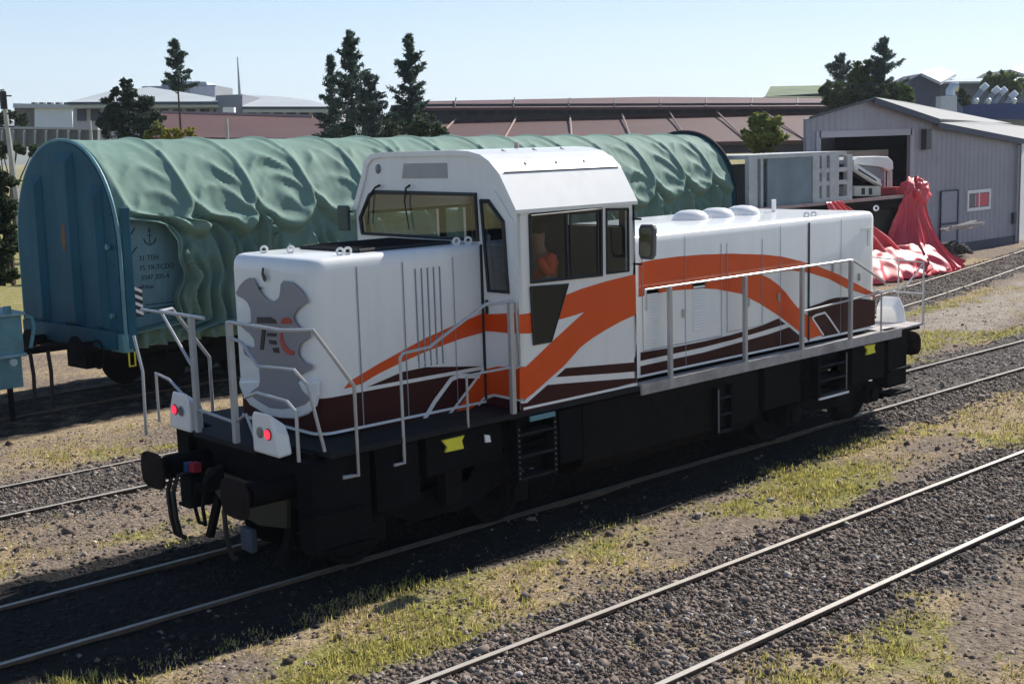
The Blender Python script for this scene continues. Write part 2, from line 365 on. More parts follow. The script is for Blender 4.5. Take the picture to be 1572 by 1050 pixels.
# ballast stones
def stones():
    P = []
    def pick(n, xr, yr, kfun):
        c = 0; tries = 0
        while c < n and tries < n*8:
            tries += 1; x = xr[0]+(xr[1]-xr[0])*random.random()**1.5; y = random.uniform(*yr)
            if random.random() < kfun(x, y): P.append((x, y)); c += 1
    pick(46000, (-1.5, 20), (-6.1, -3.3), lambda x, y: masks(x, y)[1]**1.5+.03)
    pick(7000, (-3.5, 26), (-3.4, -.6), lambda x, y: (masks(x, y)[1]**1.2+.06)*(.02 if y > -1.95 and x < 11.5 else 1))
    pick(9000, (-3, 9), (1.9, 7.2), lambda x, y: masks(x, y)[1]+.12)
    pick(6000, (12, 30), (-1.9, 2.2), lambda x, y: .9)
    pick(8000, (18, 42), (4, 11), lambda x, y: max(0, masks(x, y)[1]-.2))
    pick(1300, (-1.5, 14), (-8.5, -6), lambda x, y: .5)
    P = np.array(P); N = len(P); z = np.array([gz(x, y) for x, y in P])
    s = rng.lognormal(-4.22, .40, N)[:, None]*rng.uniform(.55, 1.5, (N, 3)); s[:, 2] *= .8
    tv = [(-1.1,-.7,-.8),(.7,-1.1,-.9),(1.2,.5,-1),(-.6,1.15,-.9),(-.9,-.25,.5),(.2,-.75,1.1),(.75,.3,.35),(-.25,.55,.8)]
    tf = [(0,3,2,1),(4,5,6,7),(0,1,5,4),(1,2,6,5),(2,3,7,6),(3,0,4,7)]
    pos = np.stack([P[:, 0], P[:, 1], z+s[:, 2]*.35], 1)
    # keep stones off the rail heads
    yt = np.stack([np.abs(np.abs(P[:, 1]+4.57)-.76), np.abs(np.abs(P[:, 1])-.755)], 1).min(1)
    ok = yt > .06; 
    m = leafmat('ballast_stone', (.08, .058, .045), (.60, .49, .40), .9)
    cr = [q for q in m.node_tree.nodes if q.type == 'VALTORGB'][0]; e = cr.color_ramp.elements.new(.7); e.color = (.21, .165, .138, 1); cr.color_ramp.elements.new(.96).color = (.29, .24, .20, 1); cr.color_ramp.elements[-1].color = (.48, .45, .43, 1)
    o = scatter('ballast', tv, tf, pos[ok], s[ok], rng.uniform(0, 6.28, N)[ok], m, rng.uniform(-1.2, 1.2, N)[ok])
    tag(o, 'loose grey brown ballast stones lying between and beside the rails', 'ballast', kind='stuff')
stones()
def litter():
    P = []
    while len(P) < 60000:
        x = -3.2+30*random.random()**1.8; y = random.uniform(-8.6, 8.8)
        if abs(y) < 1.9 and x < 12: continue
        d = .35+.9*abs(fbm(x, y, 1.3, 31))
        if random.random() < d: P.append((x, y))
    P = np.array(P); N = len(P); z = np.array([gz(x, y) for x, y in P]); s = rng.lognormal(-5.0, .5, N)[:, None]*rng.uniform(.5, 1.6, (N, 3)); s[:, 2] *= .6
    tv = [(-1.1,-.7,-.8),(.7,-1.1,-.9),(1.2,.5,-1),(-.6,1.15,-.9),(-.9,-.25,.5),(.2,-.75,1.1),(.75,.3,.35),(-.25,.55,.8)]; tf = [(0,3,2,1),(4,5,6,7),(0,1,5,4),(1,2,6,5),(2,3,7,6),(3,0,4,7)]
    m = leafmat('grit', (.05, .038, .03), (.62, .52, .42), .95); cr = [q for q in m.node_tree.nodes if q.type == 'VALTORGB'][0]; e = cr.color_ramp.elements.new(.6); e.color = (.24, .18, .135, 1)
    o = scatter('grit', tv, tf, np.stack([P[:, 0], P[:, 1], z+s[:, 2]*.4], 1), s, rng.uniform(0, 6.28, N), m, rng.uniform(-1, 1, N))
    tag(o, 'fine grit and crumbs of soil spread over the ground between the tracks', 'grit', kind='stuff')
litter()
def shade_stones():  # stones tinted near black so the locomotive's shade is in their colour
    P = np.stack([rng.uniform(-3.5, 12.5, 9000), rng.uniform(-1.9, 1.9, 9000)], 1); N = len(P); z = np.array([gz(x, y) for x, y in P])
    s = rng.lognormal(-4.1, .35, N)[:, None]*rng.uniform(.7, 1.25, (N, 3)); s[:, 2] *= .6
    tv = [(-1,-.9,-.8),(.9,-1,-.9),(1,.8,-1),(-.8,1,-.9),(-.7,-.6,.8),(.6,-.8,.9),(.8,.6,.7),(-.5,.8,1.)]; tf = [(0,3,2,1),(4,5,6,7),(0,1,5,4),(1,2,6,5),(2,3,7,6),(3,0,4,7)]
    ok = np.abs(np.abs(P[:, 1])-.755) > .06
    o = scatter('shade_dark_ballast', tv, tf, np.stack([P[:, 0], P[:, 1], z+s[:, 2]*.1], 1)[ok], s[ok], rng.uniform(0, 6.28, N)[ok], leafmat('shade_dark_stone', (.010, .009, .009), (.040, .035, .032), .85))
    tag(o, 'ballast stones coloured near black as painted shade under the white locomotive', 'ballast', kind='stuff')
shade_stones()
def grass():
    for nm, cnt, c1, c2, lab, sel in (
        ('grass', 66000, (.24, .23, .05), (.68, .62, .20), 'yellow green grass tufts growing between the tracks', 0),
        ('dry_grass', 75000, (.30, .22, .12), (.74, .60, .37), 'dry straw coloured grass and stalks lying between the tracks', 1)):
        P = []; H = []
        while len(P) < cnt:
            x = -3.5+34*random.random()**1.7; y = random.uniform(-8.5, 8.5)
            g, gr, dr = masks(x, y)
            if -1.3 < y < 1.4: continue
            a = (g-.35)*1.6*(1-dr*.8) if sel == 0 else .10+(g-.25)*1.1*(.3+dr)
            if fbm(x, y, 2.2, 12) < -.12: a *= .25
            if random.random() < a:
                for _ in range(6): P.append((x+random.gauss(0, .05), y+random.gauss(0, .05))); H.append(.5+.9*g)
        P = np.array(P); N = len(P); z = np.array([gz(x, y)-.01 for x, y in P]); h = rng.uniform(.018, .055, N)*np.array(H)*(1.0 if sel == 0 else .8)
        w = rng.uniform(.006, .011, N)
        tl = rng.uniform(-.9, .9, N) if sel == 0 else rng.uniform(-1.35, 1.35, N)
        o = scatter(nm, [(-1, 0, 0), (1, 0, 0), (.5, .15, .7), (0, .5, 1.3), (-.5, .15, .7)], [(0, 1, 2, 3, 4)], np.stack([P[:, 0], P[:, 1], z], 1),
                    np.stack([w, h, h], 1), rng.uniform(0, 6.28, N), foliage(nm+'_blade', c1, c2), tl)
        tag(o, lab, 'grass', kind='stuff')
grass()

# rails ----------------------------------------------------------------
steeldull = mat('dull_rail_head', (.34, .31, .27), .5, metal=.3, var=.2, vscale=5)
def rail_track(label, fy, x0, x1, step, shine=True, buried=0., head=None):
    root = thing('railway_track', label, 'track', (x0, fy(x0), 0))
    n = max(2, int((x1-x0)/step)+1); xs = [x0+(x1-x0)*k/(n-1) for k in range(n)]
    for sgn in (-1, 1):
        prof = [(-.036, 0), (.036, 0), (.036, -.03), (.010, -.045), (.010, -.13), (.07, -.15), (-.07, -.15), (-.010, -.13), (-.010, -.045), (-.036, -.03)]
        mb = MB(); top = MB(); rows = []
        for X in xs:
            e = .05; d = Vector((2*e, fy(X+e)-fy(X-e), 0)).normalized(); nn = Vector((-d.y, d.x, 0)); c = Vector((X, fy(X), -buried))+nn*(.753*sgn)
            rows.append([c+nn*a+Vector((0, 0, b)) for a, b in prof])
            top.v += [tuple(c+nn*a+Vector((0, 0, .002))) for a in (-.031, .031)]
        k = len(prof); mb.v = [tuple(p) for r in rows for p in r]
        for i in range(n-1):
            for j in range(k): mb.f.append((i*k+j, i*k+(j+1) % k, (i+1)*k+(j+1) % k, (i+1)*k+j))
            top.f.append((2*i, 2*i+1, 2*i+3, 2*i+2))
        r = mb.build('rail', steelrust, root)
        if shine: top.build('rail_head', head or steelshine, r)
    return root
rail_track('pair of shiny rails in brown ballast nearest to the camera', TRK['fore'], -8, 60, 4)
rail_track('pair of rails that the white locomotive stands on', TRK['loco'], -12, 110, 4, head=steeldull)
rail_track('rusty half buried rails curving away behind the locomotive towards the grey shed', TRK['mid'], -16, 58, .5, buried=.015)
rail_track('pair of rails under the green tarpaulin wagon', TRK['wag'], -14, 42, 4, shine=False, buried=.02)

# ================================================================== LOCOMOTIVE
LX = 6.4
loco = thing('diesel_locomotive', 'white shunting locomotive with orange and maroon stripes, the only engine in the yard', 'locomotive', (LX, 0, 0))
ZD, ZM = 1.497, 1.925
def loft(rings, cap0=True, cap1=True):
    mb = MB(); n = len(rings[0]); mb.v = [tuple(p) for r in rings for p in r]
    for i in range(len(rings)-1):
        for k in range(n): mb.f.append((i*n+k, i*n+(k+1) % n, (i+1)*n+(k+1) % n, (i+1)*n+k))
    if cap0: mb.f.append(tuple(range(n))[::-1])
    if cap1: mb.f.append(tuple(range((len(rings)-1)*n, len(rings)*n)))
    return mb
def hood_ring(xf, xb, w, r, z, ins, front=-1, seg=8):
    """rounded at the end given by front (-1: low X), square at the other"""
    pts = []; w2 = w-ins; r2 = max(.03, r-ins*.5); xe = xf+ins if front < 0 else xb-ins
    s = 1 if front < 0 else -1
    for k in range(seg+1):
        a = math.pi/2*k/seg; pts.append((xe+s*(r2-r2*math.sin(a)), -w2+r2-r2*math.cos(a), z))
    for k in range(seg+1):
        a = math.pi/2*(1-k/seg); pts.append((xe+s*(r2-r2*math.sin(a)), w2-r2+r2*math.cos(a), z))
    xo = xb if front < 0 else xf
    pts += [(xo, w2, z), (xo, -w2, z)]
    return pts
WF, WL, WC = .849, 1.302, 1.463
# --- front hood
hb = loft([hood_ring(1.13, 3.465, WF, .17, z, 0) for z in (ZD, ZM)], True, False).build('hood_skirt', maroon, loco, smooth=True)
hz = [(ZM, 0), (3.20, 0), (3.29, .010), (3.335, .03), (3.36, .06), (3.37, .10)]
fh = loft([hood_ring(1.12, 3.465, WF, .17, z, i) for z, i in hz], True, True).build('front_hood', white, loco, smooth=True)
loft([hood_ring(1.112, 3.466, WF+.008, .175, z, 0) for z in (ZM-.03, ZM+.012)], True, True).build('pinstripe', white, loco, smooth=True)
loft([hood_ring(1.112, 3.466, WF+.010, .18, z, 0) for z in (ZD-.002, ZD+.026)], True, True).build('sill_trim', paper, loco, smooth=True)
# roof hatch of the hood: dark grille in a low frame
gr = MB().box(1.95, 3.2, -.55, .55, 3.372, 3.40).build('roof_grille', seam, fh, bevel=.01)
g2 = MB()
for k in range(16): g2.box(1.99+k*.076, 2.02+k*.076, -.52, .52, 3.402, 3.412)
g2.build('slat', chassis, gr)
MB().tube([(1.93, -.57, 3.39), (3.22, -.57, 3.39), (3.22, .57, 3.39), (1.93, .57, 3.39), (1.93, -.57, 3.39)], .022).build('grille_rim', seam, fh)
def ringpts(c, r, n=12, ax=(1, 0, 0)):
    ax = Vector(ax); z = Vector((0, 0, 1)); return [Vector(c)+ax*math.cos(2*math.pi*k/n)*r+z*math.sin(2*math.pi*k/n)*r for k in range(n+1)]
for (x, y) in ((1.36, .45), (1.52, .15), (1.62, -.66), (1.72, -.66), (3.2, -.72), (3.36, -.74)):
    MB().tube(ringpts((x, y, 3.41), .036, ax=(.8, -.6, 0)), .014, 6).box(x-.03, x+.03, y-.012, y+.012, 3.35, 3.385).build('lifting_lug', white, fh)
# --- decals on the flat sides: traced outlines laid as paint films
def film(name, px, W_, m, parent, lift, both=True):
    P = [atY(a, b, -W_) for a, b in px]
    MB().poly([(p.x, -W_-lift, p.z) for p in P]).build(name, m, parent)
    if both: MB().poly([(p.x, W_+lift, p.z) for p in P]).build(name, m, parent)
def ribbon(name, px, wid, W_, m, parent, lift, both=True, world=False):
    P = [Vector(q) if world else atY(q[0], q[1], -W_) for q in px]; P = [Vector((p.x, 0, p.z)) for p in P]; A = []; B = []
    for i, p in enumerate(P):
        t = (P[min(i+1, len(P)-1)]-P[max(i-1, 0)]).normalized(); n = Vector((-t.z, 0, t.x))*wid/2; A.append(p+n); B.append(p-n)
    for sgn in ((-1, 1) if both else (-1,)):
        mb = MB(); n = len(P)
        mb.add([(q.x, sgn*(W_+lift), q.z) for q in A+B], [(i, i+1, n+i+1, n+i) for i in range(n-1)]).build(name, m, parent)
# front hood livery
film('maroon_stripe', [(545,600),(557,596.5),(580,587),(617,571),(653,563.5),(741,562),(749,621.5),(558,661),(550,662)], WF, maroon, fh, .004)
film('orange_stripe', [(527,597),(537,585),(580,559),(653,519),(700,498),(741,481),(743,510),(707,520),(653,540),(617,556),(580,574),(557,588),(540,594)], WF, orange, fh, .004)
ribbon('white_line', [(530,600),(557,593),(580,583.5),(617,566),(653,556),(675,553)], .035, WF, white, fh, .007)
film('orange_stripe', [(742,565),(747,609),(734,620),(722,628),(697,636)], WF, orange, fh, .007)
ribbon('white_line', [(651,643),(667,616),(692,582),(703,577),(736,577)], .055, WF, white, fh, .009)
ribbon('white_line', [(688,637),(697,626),(742,566)], .035, WF, white, fh, .010)
ribbon('white_line', [(734,622),(740,613),(748,608)], .03, WF, white, fh, .010)
ribbon('sill_trim', [(1.6, 0, ZD+.012), (3.45, 0, ZD+.012)], .028, WF, paper, fh, .012, world=True)
# hood panels: seams and slot vents
for xs_, wd in ((1.68, .016), (2.30, .014), (3.02, .010)):
    ribbon('panel_seam', [(xs_, 0, ZD+.03), (xs_, 0, 3.25)], wd, WF, seamgrey, fh, .012, world=True)
for k in range(5):
    MB().box(2.47+k*.087, 2.482+k*.087, -WF-.014, -WF+.01, 2.05, 3.16).build('vent_slot', seamgrey, fh)
    MB().box(2.47+k*.087, 2.482+k*.087, WF-.01, WF+.014, 2.05, 3.16).build('vent_slot', seamgrey, fh)
# --- nose: white apron, grey mask and the lettered emblem
XN = 1.095
def nose(name, px, m, x0, x1, parent=fh, **k):
    P = [atX(a, b, x0) for a, b in px]; return MB().prism([(x0, p.y, p.z) for p in P], (x1-x0, 0, 0)).build(name, m, parent, **k)
apr = nose('nose_panel', [(367,592),(372,606),(383,622),(408,637),(430,642),(453,643),(472,636),(484,624),(488,606),(488,585),(366,585)], white, XN, 1.13, bevel=.02)
nose('grey_mask', [(362,449.5),(368,438),(376,430),(382,427),(388,427),(392,434),(397,445),(403,453),(410.5,461),(420,463),(426,459),(428.5,455),(430,445),(430.5,437),(435,431),(448.6,434),(462,446),(469,456),(473,464),(462,469.5),(454,478),(450,486),(452,493),(458,501),(464,505),(476,507),(476,518),(462,526),(458,535),(458,545),(466,556),(479,561),(479,567),(466,571),(458,577),(457,587),(464,600),(477,612),(468,621),(453,626),(432,628),(414,626),(398,617),(383,606),(387,600),(397,593),(399,583),(398,571),(397,559),(393,555),(384,550),(375,544),(371,528),(381,532),(389,535),(391,530),(389,520),(383,512),(376,507),(368.6,500),(377,498),(385,494),(385,485),(384,474),(380,465),(374,459),(365,455)], maskgrey, XN-.006, XN)
lg = thing  # (unused alias)
def em(px, m, nm='emblem'): nose(nm, px, m, XN-.014, XN-.006)
em([(394,487),(414,487),(422,491),(424,497),(394,496)], logodark)
em([(402,502),(408,502),(404,537),(399,537)], logodark)
em([(410,511),(424,512),(423,517),(409,516)], logodark); em([(412,522),(423,523),(424,529),(414,528)], logodark); em([(418,534),(427,534),(428,542),(420,541)], logodark)
em([(430,497),(432,490),(437,487.5),(443,488),(448,493),(446,497)], logored)
em([(415,502),(432,503),(430,508),(418,507)], logored)
em([(429,512),(433,511),(434,521),(438,530),(444,537),(452,540),(449,546),(442,544),(435,538),(430,526)], logored)
em([(402,411),(405,412),(404,419),(408,427),(407,433),(404,431),(401,421)], logodark, 'handle'); em([(396,440),(401,442),(400,446),(396,443)], logodark, 'handle')

# --- cab: hollow shell of wall panels with window openings
XC0, XC1 = 3.47, 5.43; WF2 = 1.60; ZE = 3.754
cab = flatpanel([(XC0,-WC,ZD-.02),(XC1,-WC,ZD-.02),(XC1,-WC,ZE),(XC0,-WC,ZE)],
    [[tuple(atY(a, b, -WC)) for a, b in q] for q in ([(813,332),(922,321),(923,422),(816,433)], [(931,322),(964,321),(965,416),(932,420)])], (0, .05, 0))
shell = cab.build('cab_shell', white, loco)
prof = [(-WC,ZE),(-1.21,4.16),(-1.06,4.29),(-.91,4.37),(-.70,4.41),(-.45,4.425),(1.0,4.425),(1.2,4.40),(1.33,4.32),(1.38,4.17),(WF2,ZE)]
def wall_x(x, holes, th):
    out = [(x,-WC,ZD-.02)]+[(x,y,z) for y,z in prof]+[(x,WF2,ZD-.02)]
    return flatpanel(out, [[(x, p[0], p[1]) for p in h] for h in holes], (th, 0, 0))
wsc = [(1.47,3.42),(1.50,3.62),(1.28,3.91),(1.18,3.95),(-.78,3.935),(-.80,3.41)]
doorwin = [(-.885,3.86),(-1.02,3.86),(-1.26,3.63),(-1.31,2.83),(-.97,2.83)]
frontw = wall_x(XC0+.001, [wsc, [(y, z) for y, z in doorwin]], .05).build('front_wall', white, shell)
backw = wall_x(XC1-.051, [[(-1.25,3.45),(-1.25,3.68),(-.95,3.92),(-.35,3.92),(-.35,3.45)], [(.3,3.45),(.3,3.92),(1.1,3.92),(1.35,3.68),(1.35,3.45)]], .05).build('rear_wall', white, shell)
flatpanel([(XC0+.052,WF2,ZD),(XC1-.052,WF2,ZD),(XC1-.052,WF2,ZE),(XC0+.052,WF2,ZE)], [[(3.65,WF2,2.75),(4.8,WF2,2.75),(4.8,WF2,3.66),(3.65,WF2,3.66)], [(4.92,WF2,2.75),(5.28,WF2,2.75),(5.28,WF2,3.66),(4.92,WF2,3.66)]], (0,-.05,0)).build('far_wall', white, shell)
# roof: one skin over the profile, slightly overhanging the walls
rp = [(-WC-.025,ZE-.03),(-WC-.025,ZE+.012),(-1.222,4.176),(-1.065,4.31),(-.91,4.388),(-.70,4.43),(-.45,4.445),(1.0,4.445),(1.215,4.42),(1.35,4.33),(1.40,4.18),(WF2+.025,ZE+.01),(WF2+.025,ZE-.03)]
ri = [(WF2-.05,ZE-.03),(1.34,4.13),(1.29,4.28),(1.18,4.36),(1.0,4.385),(-.45,4.385),(-.70,4.37),(-.89,4.33),(-1.03,4.25),(-1.18,4.12),(-WC+.05,ZE-.03)]
MBR = MB().prism([(XC0-.03, y, z) for y, z in rp+ri], (XC1-XC0+.06, 0, 0)); roof = MBR.build('cab_roof', white, shell)
# creases on the roof
MB().tube([(XC0+.05,-1.224,4.181),(XC1-.02,-1.224,4.181)], .008, 6).build('roof_seam', seam, roof)
for xx in (3.95, 4.45, 4.92):
    MB().tube([(xx,-1.13,4.262),(xx,-.72,4.432)], .012, 6).build('roof_rib', deckgrey, roof)
nosev = MB().prism([(XC0-.006, y, z) for y, z in ((.55,4.30),(.6,4.12),(-.28,4.12),(-.28,4.30))], (.007,0,0)).build('visor_panel', mat('visor_grey', (.36,.35,.34), .5, var=.1), frontw)
MB().ball((XC0-.012,1.08,4.24), .015,.05,.06).build('roof_lamp', lampgrey, frontw)
MB().cyl((4.85,0,4.44),(4.85,0,4.52),.03).build('antenna', deckgrey, roof)
# cab side livery
film('orange_stripe', [(797,483),(812,481),(868.6,453),(891,444),(930,432),(975,421),(976,483),(952,494),(928.6,507),(908,520),(891,533),(866,561),(837,587),(818,604),(806,613),(797.5,611),(798,563),(807,563),(830,541),(853,519),(875,499),(897,479),(875,486),(853,492),(830,508),(812,512),(797,512)], WC, orange, shell, .004, False)
film('maroon_stripe', [(850,579),(864,565.5),(880,564),(976,556),(976,570),(940,573)], WC, maroon, shell, .004, False)
film('maroon_stripe', [(838,591),(860,589),(976,580),(976,587),(880,611),(812,625),(800,625),(806,618)], WC, maroon, shell, .004, False)
ribbon('white_line', [(799,617),(808,617),(840,589),(866,565),(893,537),(930,511)], .022, WC, paper, shell, .006, False)
film('maroon_stripe', [(799,619),(806,620),(818,612),(976,590),(976,592),(800,634)], WC, maroon, shell, .003, False)
ribbon('sill_trim', [(3.48,0,ZD+.0),(5.42,0,ZD+.0)], .03, WC, paper, shell, .010, False, True)
# front door of the cab with its window, band of paint and handle
door = MB().prism([(XC0-.018, y, z) for y, z in ((-.872,ZD+.06),(-1.42,ZD+.06),(-1.42,3.66),(-1.12,3.98),(-.872,3.98))], (.001,0,0))
door = flatpanel([(XC0-.014,-.862,ZD+.06),(XC0-.014,-1.43,ZD+.06),(XC0-.014,-1.43,3.62),(XC0-.014,-1.12,3.98),(XC0-.014,-.862,3.98)], [[(XC0-.014,y,z) for y,z in doorwin]], (.014,0,0)).build('door', white, shell)
def dfilm(name, px, m, lift=.018): P = [atX(a,b,XC0) for a,b in px]; MB().poly([(XC0-lift, max(-1.455, min(-.866, p.y)), p.z) for p in P]).build(name, m, door)
dfilm('orange_stripe', [(745,480),(752,482),(780,481),(800,478),(800,512),(780,511),(760,509),(745,508)], orange)
dfilm('orange_stripe', [(745,566),(765,562),(780,563),(800,565),(800,613),(780,608),(760,604),(745,606)], orange)
dfilm('maroon_stripe', [(745,612),(760,608),(780,612),(800,616),(800,632),(745,628)], maroon)
MB().box(XC0-.05,XC0-.014,-.95,-.93,2.56,2.72).build('handle', seam, door)
MB().tube([(XC0-.02,-.86,ZD+.05),(XC0-.02,-.86,3.36)], .018, 6).build('door_seal', seam, shell)
# window frames and panes
def wframe(P, r, name='window', gm=glass_cab, parent=shell, push=(0,0,0)):
    P = [Vector(p)+Vector(push) for p in P]; w = MB().tube(P+[P[0], P[1]], r, 6).build(name, rubber, parent)
    MB().poly(P).build('pane', gm, w); return w
wsP = [(XC0-.01, y, z) for y, z in wsc]; ws = wframe(wsP, .028, 'windscreen')
wframe([(XC0-.022, y, z) for y, z in doorwin], .026, 'door_window', glass_dark, door)
side1 = [atY(a,b,-WC-.006) for a,b in ((813,332),(922,321),(923,422),(816,433))]; w1 = wframe(side1, .030, 'side_window')
m1 = atY(869,327,-WC-.008); m2 = atY(872,428,-WC-.008); MB().tube([m1,m2], .022, 6).build('mullion', rubber, w1)
MB().tube([atY(875,329,-WC-.012),atY(917,325,-WC-.012),atY(918,421,-WC-.012),atY(877,425,-WC-.012),atY(875,329,-WC-.012)], .014, 6).build('sliding_sash', rubber, w1)
wframe([atY(a,b,-WC-.006) for a,b in ((931,322),(964,321),(965,416),(932,420))], .018, 'quarter_window')
tz = [atY(a,b,-WC) for a,b in ((813,441),(871,436),(845,524),(818,529))]
MB().prism([(p.x,-WC-.016,p.z) for p in tz], (0,.01,0)).build('step_window', mat('dark_gloss', (.012,.014,.018), .15, spec=.3), shell)
MB().tube([(p.x,-WC-.016,p.z) for p in tz+[tz[0]]], .012, 6).build('gasket', rubber, shell)
for yy, P in ((0, [atX(a,b,XC0-.05) for a,b in ((583,285),(576,288),(567,300),(565,345))]), (1, [atX(a,b,XC0-.05) for a,b in ((629,285),(623,289),(621,310),(628,352))])):
    MB().tube(P, .016, 6, .009).build('wiper', rubber, ws)
for y0, hw in ((-1.25,.9),(.3,1.05)):
    pass
wframe([(XC1+.004,y,z) for y,z in ((-1.25,3.45),(-1.25,3.68),(-.95,3.92),(-.35,3.92),(-.35,3.45))], .022, 'rear_window', parent=backw)
wframe([(XC1+.004,y,z) for y,z in ((.3,3.45),(.3,3.92),(1.1,3.92),(1.35,3.68),(1.35,3.45))], .022, 'rear_window', parent=backw)
# interior
flatpanel([(XC1-.056,-1.40,1.6),(XC1-.056,1.53,1.6),(XC1-.056,1.53,3.76),(XC1-.056,1.25,4.05),(XC1-.056,-1.12,4.05),(XC1-.056,-1.40,3.76)], [[(XC1-.056,y,z) for y,z in h] for h in (((-1.25,3.45),(-1.25,3.68),(-.95,3.92),(-.35,3.92),(-.35,3.45)), ((.3,3.45),(.3,3.92),(1.1,3.92),(1.35,3.68),(1.35,3.45)))], (.004,0,0)).build('rear_liner', interior, shell)
flatpanel([(XC0+.06,WF2-.056,1.6),(XC1-.06,WF2-.056,1.6),(XC1-.06,WF2-.056,3.7),(XC0+.06,WF2-.056,3.7)], [[(3.65,WF2-.056,2.75),(4.8,WF2-.056,2.75),(4.8,WF2-.056,3.66),(3.65,WF2-.056,3.66)], [(4.92,WF2-.056,2.75),(5.28,WF2-.056,2.75),(5.28,WF2-.056,3.66),(4.92,WF2-.056,3.66)]], (0,.004,0)).build('side_liner', interior, shell)
MB().box(XC0+.06,XC1-.06,-1.14,1.27,4.05,4.08).build('ceiling', interior, shell)
MB().box(XC0+.06,XC1-.06,-1.40,1.53,1.56,1.60).build('cab_floor', interior, shell)
MB().box(4.0,4.7,-.35,.45,1.60,2.72).box(4.05,4.6,-.3,.4,2.72,2.95).build('control_desk', mat('desk_dark',(.035,.037,.04),.5,var=.2), shell, bevel=.03)
for q in ((4.15,-.34,.16),(4.36,-.33,.12),(4.5,-.2,.2)): MB().box(q[0],q[0]+q[2],q[1],q[1]+.03,2.96,3.10).build('display', mat('display_pale',(.55,.57,.58),.4) if 'display_pale' not in MATS else MATS['display_pale'], shell, bevel=.005)
MB().box(XC0+.08,3.72,-.7,1.2,1.6,2.9).build('console', interior, shell, bevel=.03)
MB().box(XC0+.06,XC1-.06,-1.38,1.5,1.602,1.61).build('floor_mat', seam, shell)
seatm = mat('seat_fabric', (.03,.03,.035), .8, var=.2)
st = MB().box(4.10,4.56,-1.25,-.79,2.50,2.60).build('driver_seat', seatm, shell, bevel=.04)
MB().box(4.46,4.56,-1.23,-.81,2.60,3.3).build('backrest', seatm, st, bevel=.04); MB().cyl((4.33,-1.02,2.02),(4.33,-1.02,2.5),.06).build('pedestal', seam, st)
MB().box(4.55,5.35,.5,1.4,1.6,3.2).build('locker', interior, shell, bevel=.02)
MB().box(3.74,4.75,-1.38,-.6,1.61,2.02).build('driver_platform', interior, shell)
# mirrors
mi = MB().prism([Vector(p) for p in (atX(983,345,5.36),atX(1001,345,5.36),atX(1004,352,5.36),atX(1003,392,5.36),atX(999,399,5.36),atX(983,398,5.36),atX(980,390,5.36),atX(980,352,5.36))], (.06,0,0)).build('mirror', mat('mirror_shell',(.12,.12,.13),.5), shell, bevel=.012)
MB().poly([atX(a,b,5.353) for a,b in ((984,350),(999,350),(1000,356),(999,390),(996,394),(984,393),(983,388),(983,354))]).build('mirror_glass', mat('mirror_glass',(.75,.77,.78),.04,metal=1.), mi)
MB().tube([(5.40,-WC,3.55),(5.40,-WC-.13,3.55)], .014, 6).tube([(5.40,-WC,3.0),(5.40,-WC-.13,3.0)], .014, 6).build('bracket', rubber, mi)
m3 = MB().box(3.36,3.42,WF2+.05,WF2+.28,3.45,3.78).build('mirror', mat('mirror_shell_dark',(.02,.05,.05),.4), shell, bevel=.02)
MB().tube([(3.4,WF2-.02,3.7),(3.4,WF2+.1,3.7)], .014, 6).build('bracket', rubber, m3)

# --- long hood
lz = [(ZD+.03, 0), (3.22, 0), (3.285, .015), (3.318, .05), (3.328, .10)]
lh = loft([hood_ring(5.47, 11.15, WL, .22, z, i, 1) for z, i in lz]).build('long_hood', white, loco, smooth=True)
film('orange_stripe', [(980,404),(1003,399),(1040,394),(1077,391),(1120,389.5),(1172,391),(1200,394),(1229,401),(1258,410),(1286,421),(1315,436),(1343,451),(1343,457),(1300,443),(1272,428),(1243,419),(1215,415.5),(1165,420),(1182,428),(1194,437),(1206,449),(1214,460),(1224,472),(1234,480),(1246,489),(1263,514),(1240,521),(1223,506),(1197,486),(1166,466),(1137,451),(1100,444),(1077,443),(1034,446),(1006,451),(980,456)], WL, orange, lh, .004)
film('maroon_stripe', [(983,541),(1034,533),(1080,524),(1123,514),(1166,501),(1197,488),(1207,497),(1165,510),(1123,522),(1080,533),(1034,543),(983,554)], WL, maroon, lh, .004)
film('maroon_stripe', [(983,562),(1034,551),(1080,541),(1123,529),(1180,513),(1212,502),(1238,524),(1180,536),(1100,553),(983,577)], WL, maroon, lh, .003)
film('maroon_stripe', [(1243,471),(1260,465),(1272,460),(1283,457),(1300,456),(1317,458),(1343,461),(1343,499),(1300,509),(1262,517),(1252,500),(1242,484)], WL, maroon, lh, .003)
ribbon('white_line', [(1246,488),(1252,484),(1266,480),(1273,489),(1288,511)], .032, WL, paper, lh, .006)
ribbon('white_line', [(1247,489),(1264,515)], .03, WL, paper, lh, .008)
ribbon('white_line', [(1196,489),(1208,498),(1238,523)], .022, WL, paper, lh, .007)
ribbon('sill_trim', [(5.5,0,ZD+.045),(11.0,0,ZD+.045)], .03, WL, paper, lh, .010, world=True)
for xs_, wd, m_ in ((atY(1241,430,-WL).x, .045, seam),(6.55,.010,seamgrey),(8.62,.010,seamgrey),(10.12,.010,seamgrey)):
    ribbon('panel_seam', [(xs_,0,ZD+.04),(xs_,0,3.26)], wd, WL, m_, lh, .010, world=True)
ribbon('panel_seam', [(5.72,0,3.1),(5.72,0,1.86),(7.30,0,1.86),(7.30,0,3.1)], .014, WL, seamgrey, lh, .009, world=True)
ribbon('panel_seam', [(7.42,0,3.1),(7.42,0,1.9),(8.2,0,1.9),(8.2,0,3.1)], .012, WL, seamgrey, lh, .009, world=True)
